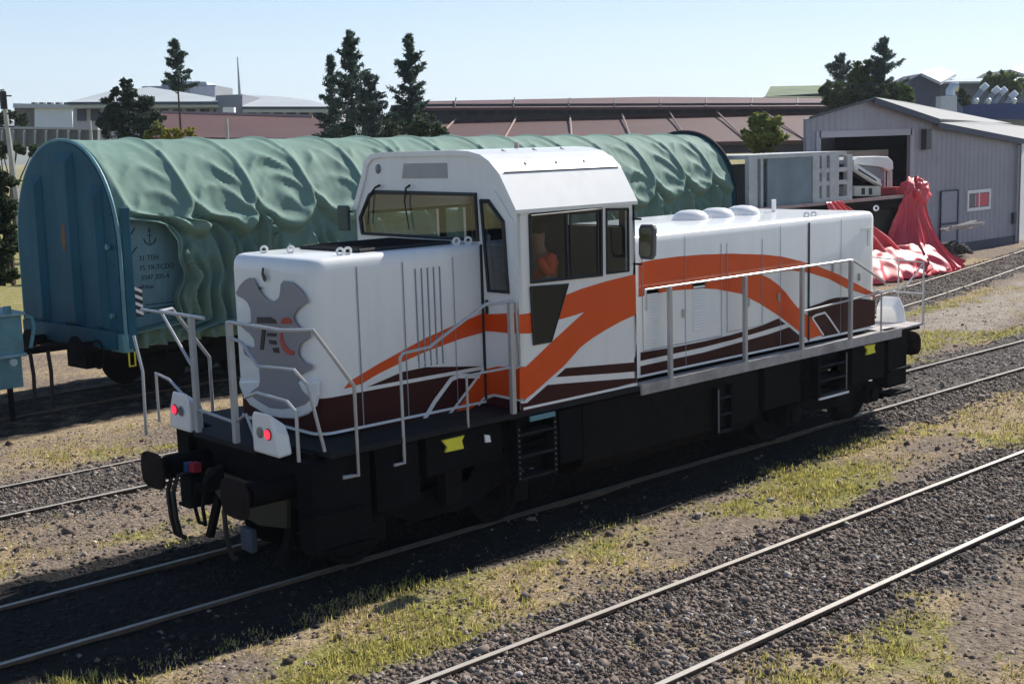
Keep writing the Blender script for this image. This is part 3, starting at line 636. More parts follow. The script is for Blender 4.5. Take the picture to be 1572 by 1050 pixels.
for x0, x1, z0, z1 in ((5.80,6.02,1.95,2.62),(6.72,6.95,2.0,2.60)):
    lv = MB()
    for k in range(int((z1-z0)/.04)): z = z0+k*.04; lv.prism([(x0,-WL-.002,z+.03),(x1,-WL-.002,z+.03),(x1,-WL-.012,z),(x0,-WL-.012,z)], (0,.003,-.004))
    lv.box(x0-.015,x1+.015,-WL-.004,-WL+.002,z0-.02,z1+.02).build('louvre_panel', white, lh)
for x, z in ((6.5,2.2),(7.88,2.2),(8.56,2.2),(9.9,2.5),(10.6,2.3)): MB().box(x-.012,x+.012,-WL-.03,-WL,z,z+.11).build('door_catch', railgrey, lh)
for q in ((1060,329),(1100,328),(1140,326)):
    p = atY(q[0], q[1], .12)
    f_ = MB(); n = 24
    rings = [[(p.x+r*math.cos(2*math.pi*k/n), p.y+r*math.sin(2*math.pi*k/n), z) for k in range(n)] for r, z in ((.27,3.32),(.26,3.37),(.22,3.425),(.14,3.46),(.04,3.47))]
    loft(rings).build('roof_fan', white, lh, smooth=True)
sx = atY(1188,330,.1); MB().cyl((sx.x,.1,3.3),(sx.x,.1,3.52),.035).build('exhaust', paper, lh)
for q in (1238,1249,1345):
    p = atY(q,329,-1.18); MB().tube(ringpts((p.x,-1.18,3.355),.035,ax=(.8,-.6,0)),.014,6).build('lifting_lug', white, lh)
MB().prism([(p.x,-WL-.012,p.z) for p in (atY(1322,351,-WL),atY(1336,350,-WL),atY(1335,378,-WL),atY(1331,378,-WL),atY(1332,353,-WL),atY(1322,354,-WL))], (0,.01,0)).build('badge', mat('badge_chrome',(.75,.82,.86),.25,metal=.4), lh)

# --- frame, decks
frame = MB().box(.80,12.18,-1.10,1.10,.98,1.40).box(.72,.80,-1.28,1.28,.80,1.44).box(12.18,12.26,-1.06,1.06,.84,1.44).build('main_frame', chassis, loco, bevel=.01)
MB().prism([(.44,-.66,1.40),(.44,.66,1.40),(.72,.70,1.40),(.84,1.46,1.40),(5.48,1.46,1.40),(5.48,-1.46,1.40),(.84,-1.46,1.40),(.72,-.70,1.40)], (0,0,.062)).build('front_deck', deckdark, loco, bevel=.006)
wk = MB().box(5.50,11.55,-1.47,-1.305,1.452,1.475).box(5.50,11.55,1.305,1.47,1.452,1.475).box(11.16,12.26,-1.47,1.47,1.452,1.475).build('walkway', deckgrey, loco)
MB().box(5.49,11.55,-1.482,-1.455,1.345,1.482).box(5.49,11.55,1.455,1.482,1.345,1.482).build('walkway_edge', deckgrey, wk)
MB().box(5.5,12.16,-1.44,1.44,1.395,1.45).build('rear_deck', chassis, loco)
# fuel tank and boxes between the bogies
MB().prism([(4.55,-1.36,1.36),(4.55,-1.36,.62),(4.55,-1.1,.42),(4.55,1.1,.42),(4.55,1.36,.62),(4.55,1.36,1.36)], (3.5,0,0)).build('fuel_tank', chassis2, loco, bevel=.02)
for y0 in (-1.38, .9): MB().box(8.15,9.0,y0,y0+.48,.70,1.34).build('air_reservoir_box', chassis, loco, bevel=.03)
# two ladders with drilled stringers under the cab, and one further back
def ladder(x0, x1, z0, z1, studs):
    ld_ = MB().box(x0-.03,x0+.03,-1.45,-1.32,z0,z1).box(x1-.03,x1+.03,-1.45,-1.32,z0,z1).box(x0,x1,-1.34,-1.33,z1-.06,z1)
    ld_ = ld_.build('step_ladder', chassis, loco)
    for k in range(3):
        z = z0+.03+k*(z1-z0-.06)/2.6; MB().box(x0+.03,x1-.03,-1.45,-1.25,z,z+.03).build('tread', deckdark, ld_)
    s_ = MB()
    for x in studs:
        for k in range(10): s_.ball((x,-1.452,z0+.06+k*(z1-z0-.1)/10), .014, .006, .010, 6, 4)
    s_.box(min(studs)-.012,max(studs)+.012,-1.4515,-1.4505,z0+.04,z1-.02) if len(studs) == 1 else None; s_.build('rivet_row', mat('stud_grey_%d' % len(MATS),(.16,.16,.17),.5), ld_)
ladder(3.42, 4.0, .62, 1.36, (3.42, 4.0)); ladder(9.38, 10.08, .68, 1.30, (10.08,)); ladder(7.05, 7.35, .55, 1.2, (7.05,))
MB().box(9.36,10.12,-1.47,-1.44,.67,.70).build('tread_edge', paper, loco)
MB().box(3.58,3.98,-1.478,-1.46,1.33,1.39).build('step_plate', tealpart, loco)
# yellow jacking plates and small notices
for px in ([(678,676),(712,668),(708,676),(711,688),(683,694),(686,686)], [(1327,531),(1343,528),(1341,534),(1343,541),(1329,545),(1331,538)]):
    P = [atY(a,b,-1.43) for a,b in px]; MB().prism([(p.x,-1.445,p.z) for p in P], (0,.03,0)).build('jacking_plate', yellow, frame)
P = [atY(a,b,-1.43) for a,b in ((744,667),(751,668),(753,678),(745,679))]; MB().prism([(p.x,-1.44,p.z) for p in P], (0,.02,0)).build('notice', paper, frame)
# sandboxes / equipment on the frame sides
for x0, x1, z0, z1 in ((.62,1.35,.45,1.38),(1.42,2.0,.7,1.38),(2.1,3.2,.95,1.38),(10.3,11.2,.75,1.38),(11.3,11.85,.55,1.36),(4.12,4.5,.7,1.36)):
    for y0 in (-1.40, 1.12): MB().box(x0,x1,y0,y0+.28,z0,z1).build('equipment_box', chassis, frame, bevel=.015)
# --- bogies
def bogie(xc):
    b = MB()
    for s in (-1, 1):
        P = [(xc-1.75,s*1.02,.92),(xc-1.6,s*1.02,1.0),(xc-.5,s*1.02,.95),(xc-.35,s*1.02,.72),(xc+.35,s*1.02,.72),(xc+.5,s*1.02,.95),(xc+1.6,s*1.02,1.0),(xc+1.75,s*1.02,.92),(xc+1.7,s*1.02,.62),(xc+1.1,s*1.02,.70),(xc+.45,s*1.02,.40),(xc-.45,s*1.02,.40),(xc-1.1,s*1.02,.70),(xc-1.7,s*1.02,.62)]
        b.prism(P, (0, s*.12, 0))
    b.box(xc-.3,xc+.3,-1.0,1.0,.5,.9)
    bo = b.build('bogie', chassis, loco, bevel=.01)
    for dx in (-1.05, 1.05):
        for s in (-1, 1):
            w = MB(); rings = []
            n = 36; X = xc+dx
            for r, y in ((.52,.655),(.485,.67),(.46,.69),(.455,.80),(.40,.80),(.37,.77),(.16,.755),(.14,.82)):
                rings.append([(X+r*math.cos(2*math.pi*k/n), s*y, .463+r*math.sin(2*math.pi*k/n)) for k in range(n)])
            loft(rings).build('wheel', chassis2, bo, smooth=True)
            MB().box(X-.17,X+.17,min(s*.98,s*1.2),max(s*.98,s*1.2),.32,.62).cyl((X,s*1.2,.463),(X,s*1.26,.463),.12).build('axle_box', chassis2, bo, bevel=.015)
            for q in (-.32,.32):
                H = [(X+q+.075*math.cos(a),s*1.08+.075*math.sin(a),.55+a/(2*math.pi)*.055) for a in np.arange(0,2*math.pi*6,.5)]
                MB().tube(H,.014,5).build('coil_spring', chassis2, bo)
        MB().cyl((xc+dx,-.66,.463),(xc+dx,.66,.463),.085).build('axle', chassis2, bo)
    for s in (-1, 1): MB().box(xc-.12,xc+.12,min(s*1.15,s*1.3),max(s*1.15,s*1.3),.55,.95).build('damper', chassis2, bo, bevel=.01)
bogie(2.55); bogie(10.15)

# --- ends: buffers, coupling, hoses, plough, lamps
bufm = mat('buffer_rust', (.020,.013,.012), .85, spec=.15, var=.4)
def end(x, s):
    """x: headstock face, s: -1 faces low X"""
    for y in (-.875, .875):
        if s < 0: MB().cyl((.72,y,1.05),(x,y,1.05),.13,24).build('buffer_casing', chassis, loco, smooth=True)
        b = MB().cyl((x,y,1.05),(x+s*.20,y,1.05),.13,24).cyl((x+s*.20,y,1.05),(x+s*.34,y,1.05),.085,24).build('buffer', chassis, loco, smooth=True)
        hd = MB(); n = 28; rr = []
        def sq(r, xx): return [(xx, y+r*1.12*math.copysign(abs(math.cos(a))**.6, math.cos(a)), 1.05+r*.86*math.copysign(abs(math.sin(a))**.6, math.sin(a))) for a in [2*math.pi*k/n for k in range(n)]]
        loft([sq(.20,x+s*.33), sq(.235,x+s*.345), sq(.235,x+s*.37), sq(.12,x+s*.392)]).build('buffer_head', bufm, b, smooth=True)
    h = MB().prism([(x,-.06,1.2),(x,-.06,.95),(x+s*.25,-.06,.92),(x+s*.30,-.06,1.06),(x+s*.22,-.06,1.02),(x+s*.18,-.06,1.1)], (0,.12,0)).build('draw_hook', chassis2, loco, bevel=.01)
    c_ = MB(); c_.tube([(x+s*.25,.08,1.02),(x+s*.30,.09,.8),(x+s*.27,.07,.6),(x+s*.27,-.07,.6),(x+s*.30,-.09,.8),(x+s*.25,-.08,1.02)], .022, 8); c_.build('coupling_link', chassis2, h)
    for y in ((.70, .82, -.40) if s < 0 else (.40, -.45)):
        MB().tube([(x,y,1.0),(x+s*.16,y,.98),(x+s*.22,y+.01,.80),(x+s*.20,y+.02,.5),(x+s*.17,y,.30),(x+s*.12,y-.02,.26)], .027, 8).build('brake_hose', hose, loco, smooth=True)
    MB().box(min(x,x+s*.09),max(x,x+s*.09),.60,.68,1.02,1.12).build('air_cock', bluepart, loco); MB().box(min(x,x+s*.09),max(x,x+s*.09),.44,.56,1.04,1.14).build('air_cock', redpart, loco)
    X = .64 if s < 0 else x
    MB().prism([(X,.82,.98),(X,.80,.84),(X,.40,.60),(X,-.3,.52),(X,-.85,.60),(X,-.9,.98)], (.05 if s < 0 else -.05,0,0)).build('end_plate', oliveplate, loco, bevel=.005)
    for y in (-.76, .76):
        g_ = MB().prism([(x-s*.45,y-.06,.8),(x-s*.45,y+.06,.8),(x-s*.25,y+.05,.18),(x-s*.25,y-.05,.18)], (s*.06,0,0)).build('rail_guard', chassis2, loco)
end(.40, -1); end(12.36, 1)
def lamp_pod(x, y, s, outer):
    """white tapered pod carrying a red and a clear lamp; s faces -X when -1, outer = side of the red lamp"""
    z0, z1 = 1.43, 1.88; o = outer
    base = [(y-o*.25, z0), (y+o*.25, z0), (y+o*.20, z0+.28), (y+o*.12, z1), (y-o*.20, z1), (y-o*.25, z0+.38)]
    f0 = [(x, a, b) for a, b in base]; b0 = [(x-s*.20, y+(a-y)*.8, z0+(b-z0)*.66) for a, b in base]
    n = 6; mb = MB().add(f0+b0, [tuple(range(n)), tuple(range(n, 2*n))[::-1]]+[(i,(i+1) % n,n+(i+1) % n,n+i) for i in range(n)])
    pod = mb.build('lamp_pod', white, loco, bevel=.03)
    for dy, m_ in ((.075, redlamp), (-.075, lampgrey)):
        yy = y+o*dy; 
        r_ = MB().cyl((x+s*.010,yy,z0+.23),(x-s*.02,yy,z0+.23),.062,20).build('lamp_bezel', railgrey if m_ is lampgrey else rubber, pod)
        MB().cyl((x+s*.018,yy,z0+.23),(x+s*.004,yy,z0+.23),.052,20).build('tail_lamp' if m_ is redlamp else 'head_lamp', m_, r_)
lamp_pod(.42, .92, -1, 1); lamp_pod(.42, -.89, -1, -1)
for y in (-.9,.92): MB().box(.50,.86,y-.12,y+.12,1.36,1.425).build('pod_bracket', chassis, loco)
MB().box(.58,.66,-.22,.02,.20,.46).build('deflector', mat('plough_grey',(.06,.075,.10),.7,var=.2), loco, bevel=.02); lamp_pod(12.22, .92, 1, 1); lamp_pod(12.22, -.93, 1, -1)
# --- handrails
def hrail(name, P, r=.021, m_=None): return MB().tube(P, r, 8).build(name, m_ or railgrey, loco, smooth=True)
# front platform, near half and far half
hrail('end_handrail', [(.45,-.26,2.75),(.45,-1.30,2.75),(.70,-1.45,2.74),(1.15,-1.47,2.11),(1.15,-1.47,1.18),(1.10,-1.42,1.17),(1.0,-1.40,1.17)])
hrail('end_handrail', [(.45,-.26,2.59),(.45,-.50,2.56),(.45,-.80,2.34),(.5,-1.38,2.36),(.6,-1.46,2.2),(.76,-1.46,1.50)], .019)
hrail('end_handrail', [(.45,-.5,1.98),(.45,-.75,2.06),(.45,-1.30,2.04),(.45,-1.46,1.95),(.45,-1.46,1.45)], .019)
hrail('end_handrail', [(.45,.26,2.75),(.45,1.25,2.75),(.70,1.45,2.74),(1.15,1.47,2.11),(1.15,1.47,1.18)])
hrail('end_handrail', [(.45,1.70,2.74),(.45,1.22,2.74),(.45,.60,2.20)], .017)
hrail('end_handrail', [(.45,1.46,1.45),(.45,1.46,2.02),(.45,1.15,1.98),(.45,.55,1.72),(.45,-.26,1.68),(.45,-.50,1.80),(.45,-.62,1.62),(.45,-.70,1.46)], .017)
hrail('end_handrail', [(.32,1.55,1.30),(.32,1.52,2.05),(.32,1.68,2.45)], .019)
for y in (-.27, .54): MB().box(.42,.48,y-.035,y+.035,1.46,2.76).build('handrail_post', railgrey, loco, bevel=.008)
# steps at the front corners
for s in (-1, 1):
    for x0 in (.62, 11.28):
        for z in (.42, .80): MB().box(x0,x0+.6,min(s*1.2,s*1.46),max(s*1.2,s*1.46),z,z+.04).build('corner_step', chassis, loco)
for s in (-1, 1):
    y = s*1.455
    hrail('handrail', [(1.62,y,1.19),(1.76,y,1.19),(1.76,y,1.25),(1.76,y,2.32),(1.80,y,2.36),(2.16,y,2.38),(2.30,y,2.45),(2.98,y,2.76),(3.02,y,2.76)], .018)
    hrail('handrail', [(2.98,y,2.745),(3.38,y,2.745),(3.42,y,2.72),(3.46,y,2.0),(3.40,y,1.98),(3.34,y,1.98)], .016)
    hrail('handrail', [(3.34,y,2.0),(2.70,y,2.0),(2.66,y,1.98),(2.66,y,1.75)], .014)
    hrail('handrail', [(2.66,y,1.98),(2.66,y,1.42)], .014)
    MB().box(3.31,3.37,y-.03,y+.03,1.46,2.74).build('handrail_post', railgrey, loco, bevel=.008)
    # rail along the long hood
    H = ZD+1.16
    hrail('handrail', [(5.62,y,2.40),(5.62,y,H),(10.14,y,H),(10.22,y,H-.01),(11.05,y,2.26),(11.1,y,2.22)], .019)
    hrail('handrail', [(8.95,y,2.02),(11.7,y,2.12),(12.22,y,2.45),(12.24,y,1.5)], .015)
    for x in (6.07, 7.62, 8.93, 10.16):
        MB().box(x-.028,x+.028,y-.028,y+.028,1.36,H-.01).build('handrail_post', railgrey, loco, bevel=.006)
    hrail('handrail', [(10.95,y,1.36),(11.0,y,1.42),(11.0,y,2.1)], .014)
hrail('end_handrail', [(12.24,-1.44,1.46),(12.24,-1.44,2.45),(12.24,-.3,2.5),(12.24,-.3,1.46)], .017)
hrail('end_handrail', [(12.24,1.44,1.46),(12.24,1.44,2.45),(12.24,.3,2.5),(12.24,.3,1.46)], .017)
hrail('end_handrail', [(12.24,-1.44,1.95),(12.24,-.3,1.95)], .014); hrail('end_handrail', [(12.24,-1.0,1.46),(12.24,-1.0,2.48)], .014)


# ================================================================== PERSON in the cab (seated driver seen through the side window)
def person():
    skin = mat('skin', (.42, .24, .17), .55); vest = mat('hi_vis_vest', (.85, .10, .03), .6, var=.1); hair = mat('dark_hair', (.02, .016, .014), .7)
    x, y = 4.42-.35, -1.02; sx = 4.20
    Z = .35
    V = [((sx+.10,y,2.30),.15),((sx+.08,y,2.50),.15),((sx+.06,y,2.72),.17),((sx+.03,y,2.86),.10),((sx+.01,y,2.94),.068),((sx-.01,y,3.05),.112),((sx-.02,y,3.13),.112)]
    E_ = [(0,1),(1,2),(2,3),(3,4),(4,5),(5,6)]
    for s in (-1, 1):
        k = len(V)
        V += [((sx+.05,y+s*.17,2.80),.072),((sx-.06,y+s*.24,2.58),.050),((sx-.22,y+s*.18,2.46),.040),((sx-.30,y+s*.15,2.47),.034)]
        E_ += [(2,k),(k,k+1),(k+1,k+2),(k+2,k+3)]
        k = len(V)
        V += [((sx+.02,y+s*.11,2.22),.095),((sx-.35,y+s*.13,2.20),.070),((sx-.38,y+s*.13,1.80),.050),((sx-.50,y+s*.13,1.68),.035)]
        E_ += [(0,k),(k,k+1),(k+1,k+2),(k+2,k+3)]
    def skinned(name, V, E_, m, parent=None, lvl=1):
        me = bpy.data.meshes.new(name); off = OFF.get(parent, Vector()) if parent else Vector()
        me.from_pydata([tuple(Vector(v)-off+Vector((0,0,Z))) for v, r in V], E_, []); o = bpy.data.objects.new(name, me); COL.objects.link(o); me.materials.append(m)
        md = o.modifiers.new('skin', 'SKIN'); md.use_smooth_shade = True
        for i, (v, r) in enumerate(V): me.skin_vertices[0].data[i].radius = (r, r)
        me.skin_vertices[0].data[0].use_root = True
        sb = o.modifiers.new('sub', 'SUBSURF'); sb.levels = lvl; sb.render_levels = lvl
        if parent: o.parent = parent
        OFF[o] = off; return o
    me0 = skinned('person', V, E_, skin)
    tag(me0, 'seated driver in an orange red vest behind the side window of the locomotive cab', 'person')
    C = [((sx+.10,y,2.28),.17),((sx+.08,y,2.50),.172),((sx+.06,y,2.74),.185),((sx+.05,y-.17,2.80),.09),((sx+.05,y+.17,2.80),.09),((sx-.05,y-.24,2.60),.066),((sx-.05,y+.24,2.60),.066),((sx-.18,y-.20,2.48+Z),.055),((sx-.18,y+.20,2.48+Z),.055)]
    skinned('vest', C, [(0,1),(1,2),(2,3),(2,4),(3,5),(4,6),(5,7),(6,8)], vest, me0)
    T = [((sx+.06,y,2.26),.165),((sx-.05,y-.12,2.23),.11),((sx-.05,y+.12,2.23),.11),((sx-.36,y-.13,2.21),.085),((sx-.36,y+.13,2.21),.085),((sx-.385,y-.13,1.80),.062),((sx-.385,y+.13,1.80),.062)]
    skinned('trousers', T, [(0,1),(0,2),(1,3),(2,4),(3,5),(4,6)], mat('trousers_navy', (.02,.025,.05), .8), me0)
    MB().ball((sx+.0,y,3.165+Z),.128,.122,.105,14,8).build('hair', hair, me0, smooth=True)
    MB().ball((sx-.115,y,3.075+Z),.02,.014,.022,8,5).build('nose', skin, me0, smooth=True)
    for s in (-1, 1):
        MB().ball((sx-.095,y+s*.035,3.10+Z),.012,.014,.009,8,5).build('eye', hair, me0)
        MB().ball((sx+.01,y+s*.098,3.08+Z),.022,.012,.03,8,5).build('ear', skin, me0, smooth=True)
        for k in range(4):
            yy = y+s*.15+(k-1.5)*.019; L = (.060,.068,.064,.050)[k]
            MB().tube([(sx-.32,yy,2.475+Z),(sx-.34-L*.5,yy,2.48+Z),(sx-.335-L*.8,yy,2.455+Z)], .009, 6).build('finger', skin, me0, smooth=True)
        MB().tube([(sx-.30,y+s*.125,2.47+Z),(sx-.335,y+s*.105,2.45+Z)], .010, 6).build('thumb', skin, me0, smooth=True)
    MB().ball((sx-.107,y,3.03+Z),.008,.022,.006,8,5).build('mouth', mat('lips', (.3,.12,.10), .6), me0)
person()

# ================================================================== COVERED WAGON
WW = 1.85; WX0 = 3.80; WLEN = 19.95
wag = thing('covered_wagon', 'long teal bogie wagon with a rounded end wall under a draped green tarpaulin', 'freight wagon', (WX0, wagon_y(WX0), 0))
wag.rotation_euler = (0, R_(.55), WPHI); OFF[wag] = Vector()
ZS = 2.75; ZT = 4.82
def arch(y_in=0., z_in=0., n=28, zb=1.0, zs=ZS):
    a = WW-y_in; h = ZT-z_in-zs; P = [(-a, zb)]
    for k in range(n+1):
        t = math.pi*(1-k/n); c = math.cos(t); s_ = math.sin(t)
        P.append((a*math.copysign(abs(c)**.92, c), zs+h*abs(s_)**.95))
    P.append((a, zb)); return P
ew = MB().prism([(-.06, y, z) for y, z in arch(.02,.02)], (.07,0,0)).build('end_wall', tealsteel, wag)
# pressed ribs of the end wall
for y0, y1, top in ((-1.45,-1.02,4.0),(-.52,.18,4.62),(.72,1.18,4.2)):
    P = [(-.06,y0,1.35),(-.06,y1,1.35),(-.06,y1,top),(-.06,y0,top)]; q = [(-.17,y0+.14,1.45),(-.17,y1-.14,1.45),(-.17,y1-.14,top-.2),(-.17,y0+.14,top-.2)]
    MB().add(P+q, [(0,1,2,3),(7,6,5,4),(0,4,5,1),(1,5,6,2),(2,6,7,3),(3,7,4,0)]).build('pressed_rib', tealsteel, ew, bevel=.02)
for z in (3.45, 2.55): MB().box(-.085,-.058,-1.70,1.70,z,z+.035).build('stiffener', tealsteel, ew)
MB().box(-.16,-.0,-1.72,1.72,1.05,1.38).build('end_beam', tealsteel, ew, bevel=.01)
rustm = mat('rust_streak', (.20,.09,.04), .8); MB().prism([(-.176,-.16,2.75),(-.176,-.08,2.95),(-.176,-.11,3.25),(-.176,-.22,3.32),(-.176,-.24,2.95)], (.004,0,0)).build('rust_patch', rustm, ew)
rim = arch(-.015,-.015,40)
MB().tube([(-.02,y,z) for y, z in rim], .035, 8).build('end_rim', mat('pale_rim',(.12,.27,.31),.5,var=.2), ew)
MB().prism([(WLEN-.05, y, z) for y, z in arch(-.03,-.06)], (.09,0,0)).build('end_wall', tealsteel, wag)
MB().tube([(WLEN+.03,y,z) for y, z in arch(-.06,-.10,40)], .05, 8).build('end_rim', seam, wag)
# tarpaulin
def tarp():
    nx = 560; nu = 200; BAY = 1.45
    prof = []
    Z0, r = 1.02, WW+.02
    Lstr = ZS-Z0; n1 = 44; n2 = nu-2*n1
    for k in range(n1): prof.append((-r, Z0+Lstr*k/n1, -1, 0))
    for k in range(n2+1):
        t = math.pi*(1-k/n2); c, s_ = math.cos(t), math.sin(t); prof.append((r*math.copysign(abs(c)**.92, c), ZS+(ZT+.03-ZS)*abs(s_)**.95, c, s_))
    for k in range(n1): prof.append((r, ZS-Lstr*(k+1)/n1, 1, 0))
    V = np.zeros((nx, len(prof), 3)); keep = np.ones((nx, len(prof)), bool)
    for i in range(nx):
        x = .02+(WLEN-.1)*i/(nx-1)
        for j, (y, z, ny, nz_) in enumerate(prof):
            side = -1 if ny <= 0 else 1
            lean = (4.6-z)*.34
            w_ = x-lean*.55+.10*noise.noise(Vector((x*.7, z*.6, 3)))
            q = w_/BAY; b = math.floor(q); u = q-b; h1 = noise.noise(Vector((b*3.7, side*2.1, .5))); h2 = noise.noise(Vector((b*5.1, side*1.3, 7.5)))
            zb = 3.62+.30*h1 - (.62+.25*h2)*math.sin(math.pi*min(1, max(0, u)))**.75      # lower edge of the swag in this bay
            up = 1/(1+math.exp(-(z-zb)/.030)); 
            # upper swag: belly hangs between bows, pinched along the bow, with drag folds
            su = math.sin(math.pi*u); nn = noise.noise(Vector((x*.9, z*1.7, 9.)))
            belly = -.06*su*min(1, max(0, (4.75-z)/.5)) + .13*math.exp(-((z-zb-.13)/.15)**2)*su**.6
            pinch = .060*math.exp(-(min(u, 1-u)/.05)**2)
            # drag folds: sharp crescents hanging between the bows
            cr_ = (z*.9+(u-.5)**2*2.3+h1*2+.25*nn)*2.1; cf = cr_-math.floor(cr_)
            drag = .125*(abs(cf*2-1)**2.2)*su**1.1*(1 if nz_ < .97 else .25)*(.25+1.3*abs(nn+.15))
            d_up = belly+pinch+drag
            # lower curtain: sharp pleats fanning out from the pinch points
            fan = (zb-z); cw = (u-.5)
            p1 = (u*2.6+.55*cw*fan+h2*.8+.3*noise.noise(Vector((x*.8, z*.5, 2.)))); p1 -= math.floor(p1); p2 = (x*1.7+.35*z*(1 if h1 > 0 else -1)+h1*2); p2 -= math.floor(p2)
            pl = .30*(1-abs(p1*2-1))**1.8*min(1, max(0, fan/.45)) + .12*(1-abs(p2*2-1))**2.5*min(1, max(0, fan/.35))
            pl += .15*math.exp(-(min(u, 1-u)/.07)**2)+.16*noise.noise(Vector((x*1.1+z*.3, z*.45, 5)))
            d_lo = -.30+pl
            d = up*d_up+(1-up)*d_lo + .010*noise.noise(Vector((x*6, z*6, y*3)))
            if z > 4.6: d = d*.55-.03*math.sin(math.pi*u)
            edge = min(1, x/.25, (WLEN-x)/.25); d *= max(0, edge)
            zz = z+nz_*d
            if j < 3 or j > len(prof)-4: zz += .03*math.sin(x*1.1)+.02*noise.noise(Vector((x*.8, 1, 1)))
            V[i, j] = (x, y+ny*d, zz)
            # the first bay is thrown back and shows the panel below: the cloth starts further along and is bunched there
            if side < 0 and x < 3.6:
                tz_ = (z-1.28-.07*math.sin(x*3))/(3.42-1.28); bump = max(0, min(1, 14*tz_))*max(0, min(1, 14*(1-tz_))); bump = bump*bump*(3-2*bump)
                xe = bump*(1.16-.16*tz_+.10*math.sin(z*3.1)+.05*math.sin(z*9)); V[i, j, 0] = xe+x*(3.6-xe)/3.6
                V[i, j, 1] += -.05*math.sin(x*9+z)*bump*max(0, 1-x/2.2)-.10*bump*math.exp(-(x/.15)**2)
    n = len(prof); F = []
    for i in range(nx-1):
        for j in range(n-1):
            if keep[i, j] and keep[i+1, j+1] and keep[i, j+1] and keep[i+1, j]: F.append((i*n+j, (i+1)*n+j, (i+1)*n+j+1, i*n+j+1))
    mb = MB(); mb.v = [tuple(p) for p in V.reshape(-1, 3)]; mb.f = F
    o = mb.build('tarpaulin', tarpgreen, wag, smooth=False)
    o.data.polygons.foreach_set('use_smooth', [True]*len(o.data.polygons))
    so = o.modifiers.new('thick', 'SOLIDIFY'); so.thickness = .012
tarp()
sp = MB().box(.03,2.3,-WW+.325,-WW+.38,1.10,3.60).build('side_panel', tealpanel, wag)
MB().box(2.31,WLEN-.1,-WW+.42,-WW+.46,1.1,3.2).build('side_wall', tealsteel, wag); MB().box(.1,WLEN-.1,WW-.2,WW-.16,1.1,3.2).build('side_wall', tealsteel, wag)
MB().box(.02,.20,-WW-.045,-WW+.0,1.05,3.6).build('corner_post', tealsteel, wag, bevel=.01)
yT = -WW+.318
def stencil(t, x, z, sz): return text_mesh(t, sz, 'stencil', marking, wag, (x+.12, yT, z), (1,0,0), (0,0,1))
stencil('31 TEN', .42, 2.60, .135); stencil('75 TR-TCDD', .42, 2.42, .13); stencil('3547 205-4', .44, 2.24, .13); stencil('Rilnss', .44, 2.08, .11)
an = MB(); 
an.box(.645,.668,yT-.002,yT,2.90,3.24); an.prism([(.61,yT,3.18),(.70,yT,3.18),(.656,yT,3.28)], (0,-.003,0)); an.tube([(.50,yT,3.02),(.55,yT,2.92),(.656,yT,2.87),(.77,yT,2.92),(.82,yT,3.02)], .014, 5); an.box(.59,.72,yT-.002,yT,3.08,3.10)
an.v = [((a-.66)*.8+.80,b,(c-3.05)*.8+3.02) for a,b,c in an.v]; an.build('stencil', marking, wag)
for (a0, a1) in (((.12,2.95),(.40,3.20)),((.12,2.62),(.42,2.86))): MB().tube([(a0[0]+.18,yT,a0[1]),(a1[0]+.1,yT,a1[1])], .012, 5).build('stencil', marking, wag)
for r_ in range(3): MB().box(.62,1.32,yT-.001,yT,1.62+r_*.075,1.64+r_*.075).build('stencil', tealsteel, wag)
# chevron board at the corner
cb = MB().box(.21,.36,-WW-.02,-WW-.008,1.62,2.16).build('warning_board', mat('board_black',(.02,.02,.02),.6), wag)
for k in range(4):
    z = 1.64+k*.135; MB().prism([(.212,-WW-.024,z+.07),(.358,-WW-.024,z),(.358,-WW-.024,z+.06),(.212,-WW-.024,z+.13)], (0,.003,0)).build('warning_stripe', paper, cb)
# underframe, bogies, buffers, fittings
uf = MB().box(.0,WLEN,-1.40,1.40,.86,1.06).box(0,WLEN,-.35,.35,.55,.86).build('underframe', chassis, wag)
for k in range(12): MB().box(1.0+k*1.5,1.06+k*1.5,-1.5,1.5,.72,.90).build('cross_member', chassis, uf)
MB().box(.5,WLEN-.5,-1.66,-1.60,.93,1.02).build('rope_rail', chassis, uf)
for xb in (2.3, WLEN-2.3):
    bo = MB().box(xb-1.35,xb+1.35,-1.08,-.96,.42,.78).box(xb-1.35,xb+1.35,.96,1.08,.42,.78).box(xb-.2,xb+.2,-.96,.96,.45,.8).build('bogie', chassis, wag, bevel=.02)
    for dx in (-.9,.9):
        for s_ in (-1,1):
            n = 30; rr = [[(xb+dx+r*math.cos(2*math.pi*k/n), s_*yy, .46+r*math.sin(2*math.pi*k/n)) for k in range(n)] for r, yy in ((.49,.66),(.46,.69),(.46,.80),(.36,.78),(.14,.76),(.10,.95))]
            loft(rr).build('wheel', chassis2, bo, smooth=True)
        MB().cyl((xb+dx,-.7,.46),(xb+dx,.7,.46),.08).build('axle', chassis2, bo)
for s_ in (-1,1):
    MB().cyl((-.06,s_*.875,1.05),(-.45,s_*.875,1.05),.10).cyl((-.45,s_*.875,1.05),(-.50,s_*.875,1.05),.23,28).build('buffer', chassis, wag)
MB().box(-.10,.12,-WW-.04,-1.45,1.0,1.34).build('corner_bracket', tealpart, wag, bevel=.02)
MB().tube([(.1,-1.72,.98),(.1,-1.72,.72),(.22,-1.72,.72),(.22,-1.72,.98)], .018, 6).build('foot_step', yellow, wag)
MB().tube([(2.55,-1.70,1.0),(2.55,-1.70,.78),(2.70,-1.70,.78)], .03, 6).build('ratchet_hook', yellow, wag)
MB().tube(ringpts((-.2,-1.15,.93),.26,20,(.1,1,0)), .018, 6).build('coupling_ring', chassis2, wag)
for z_ in (1.66,2.9): MB().cyl((-.14,-1.6,z_),(-.08,-1.6,z_),.05).build('bolt_head', tealpart, wag)

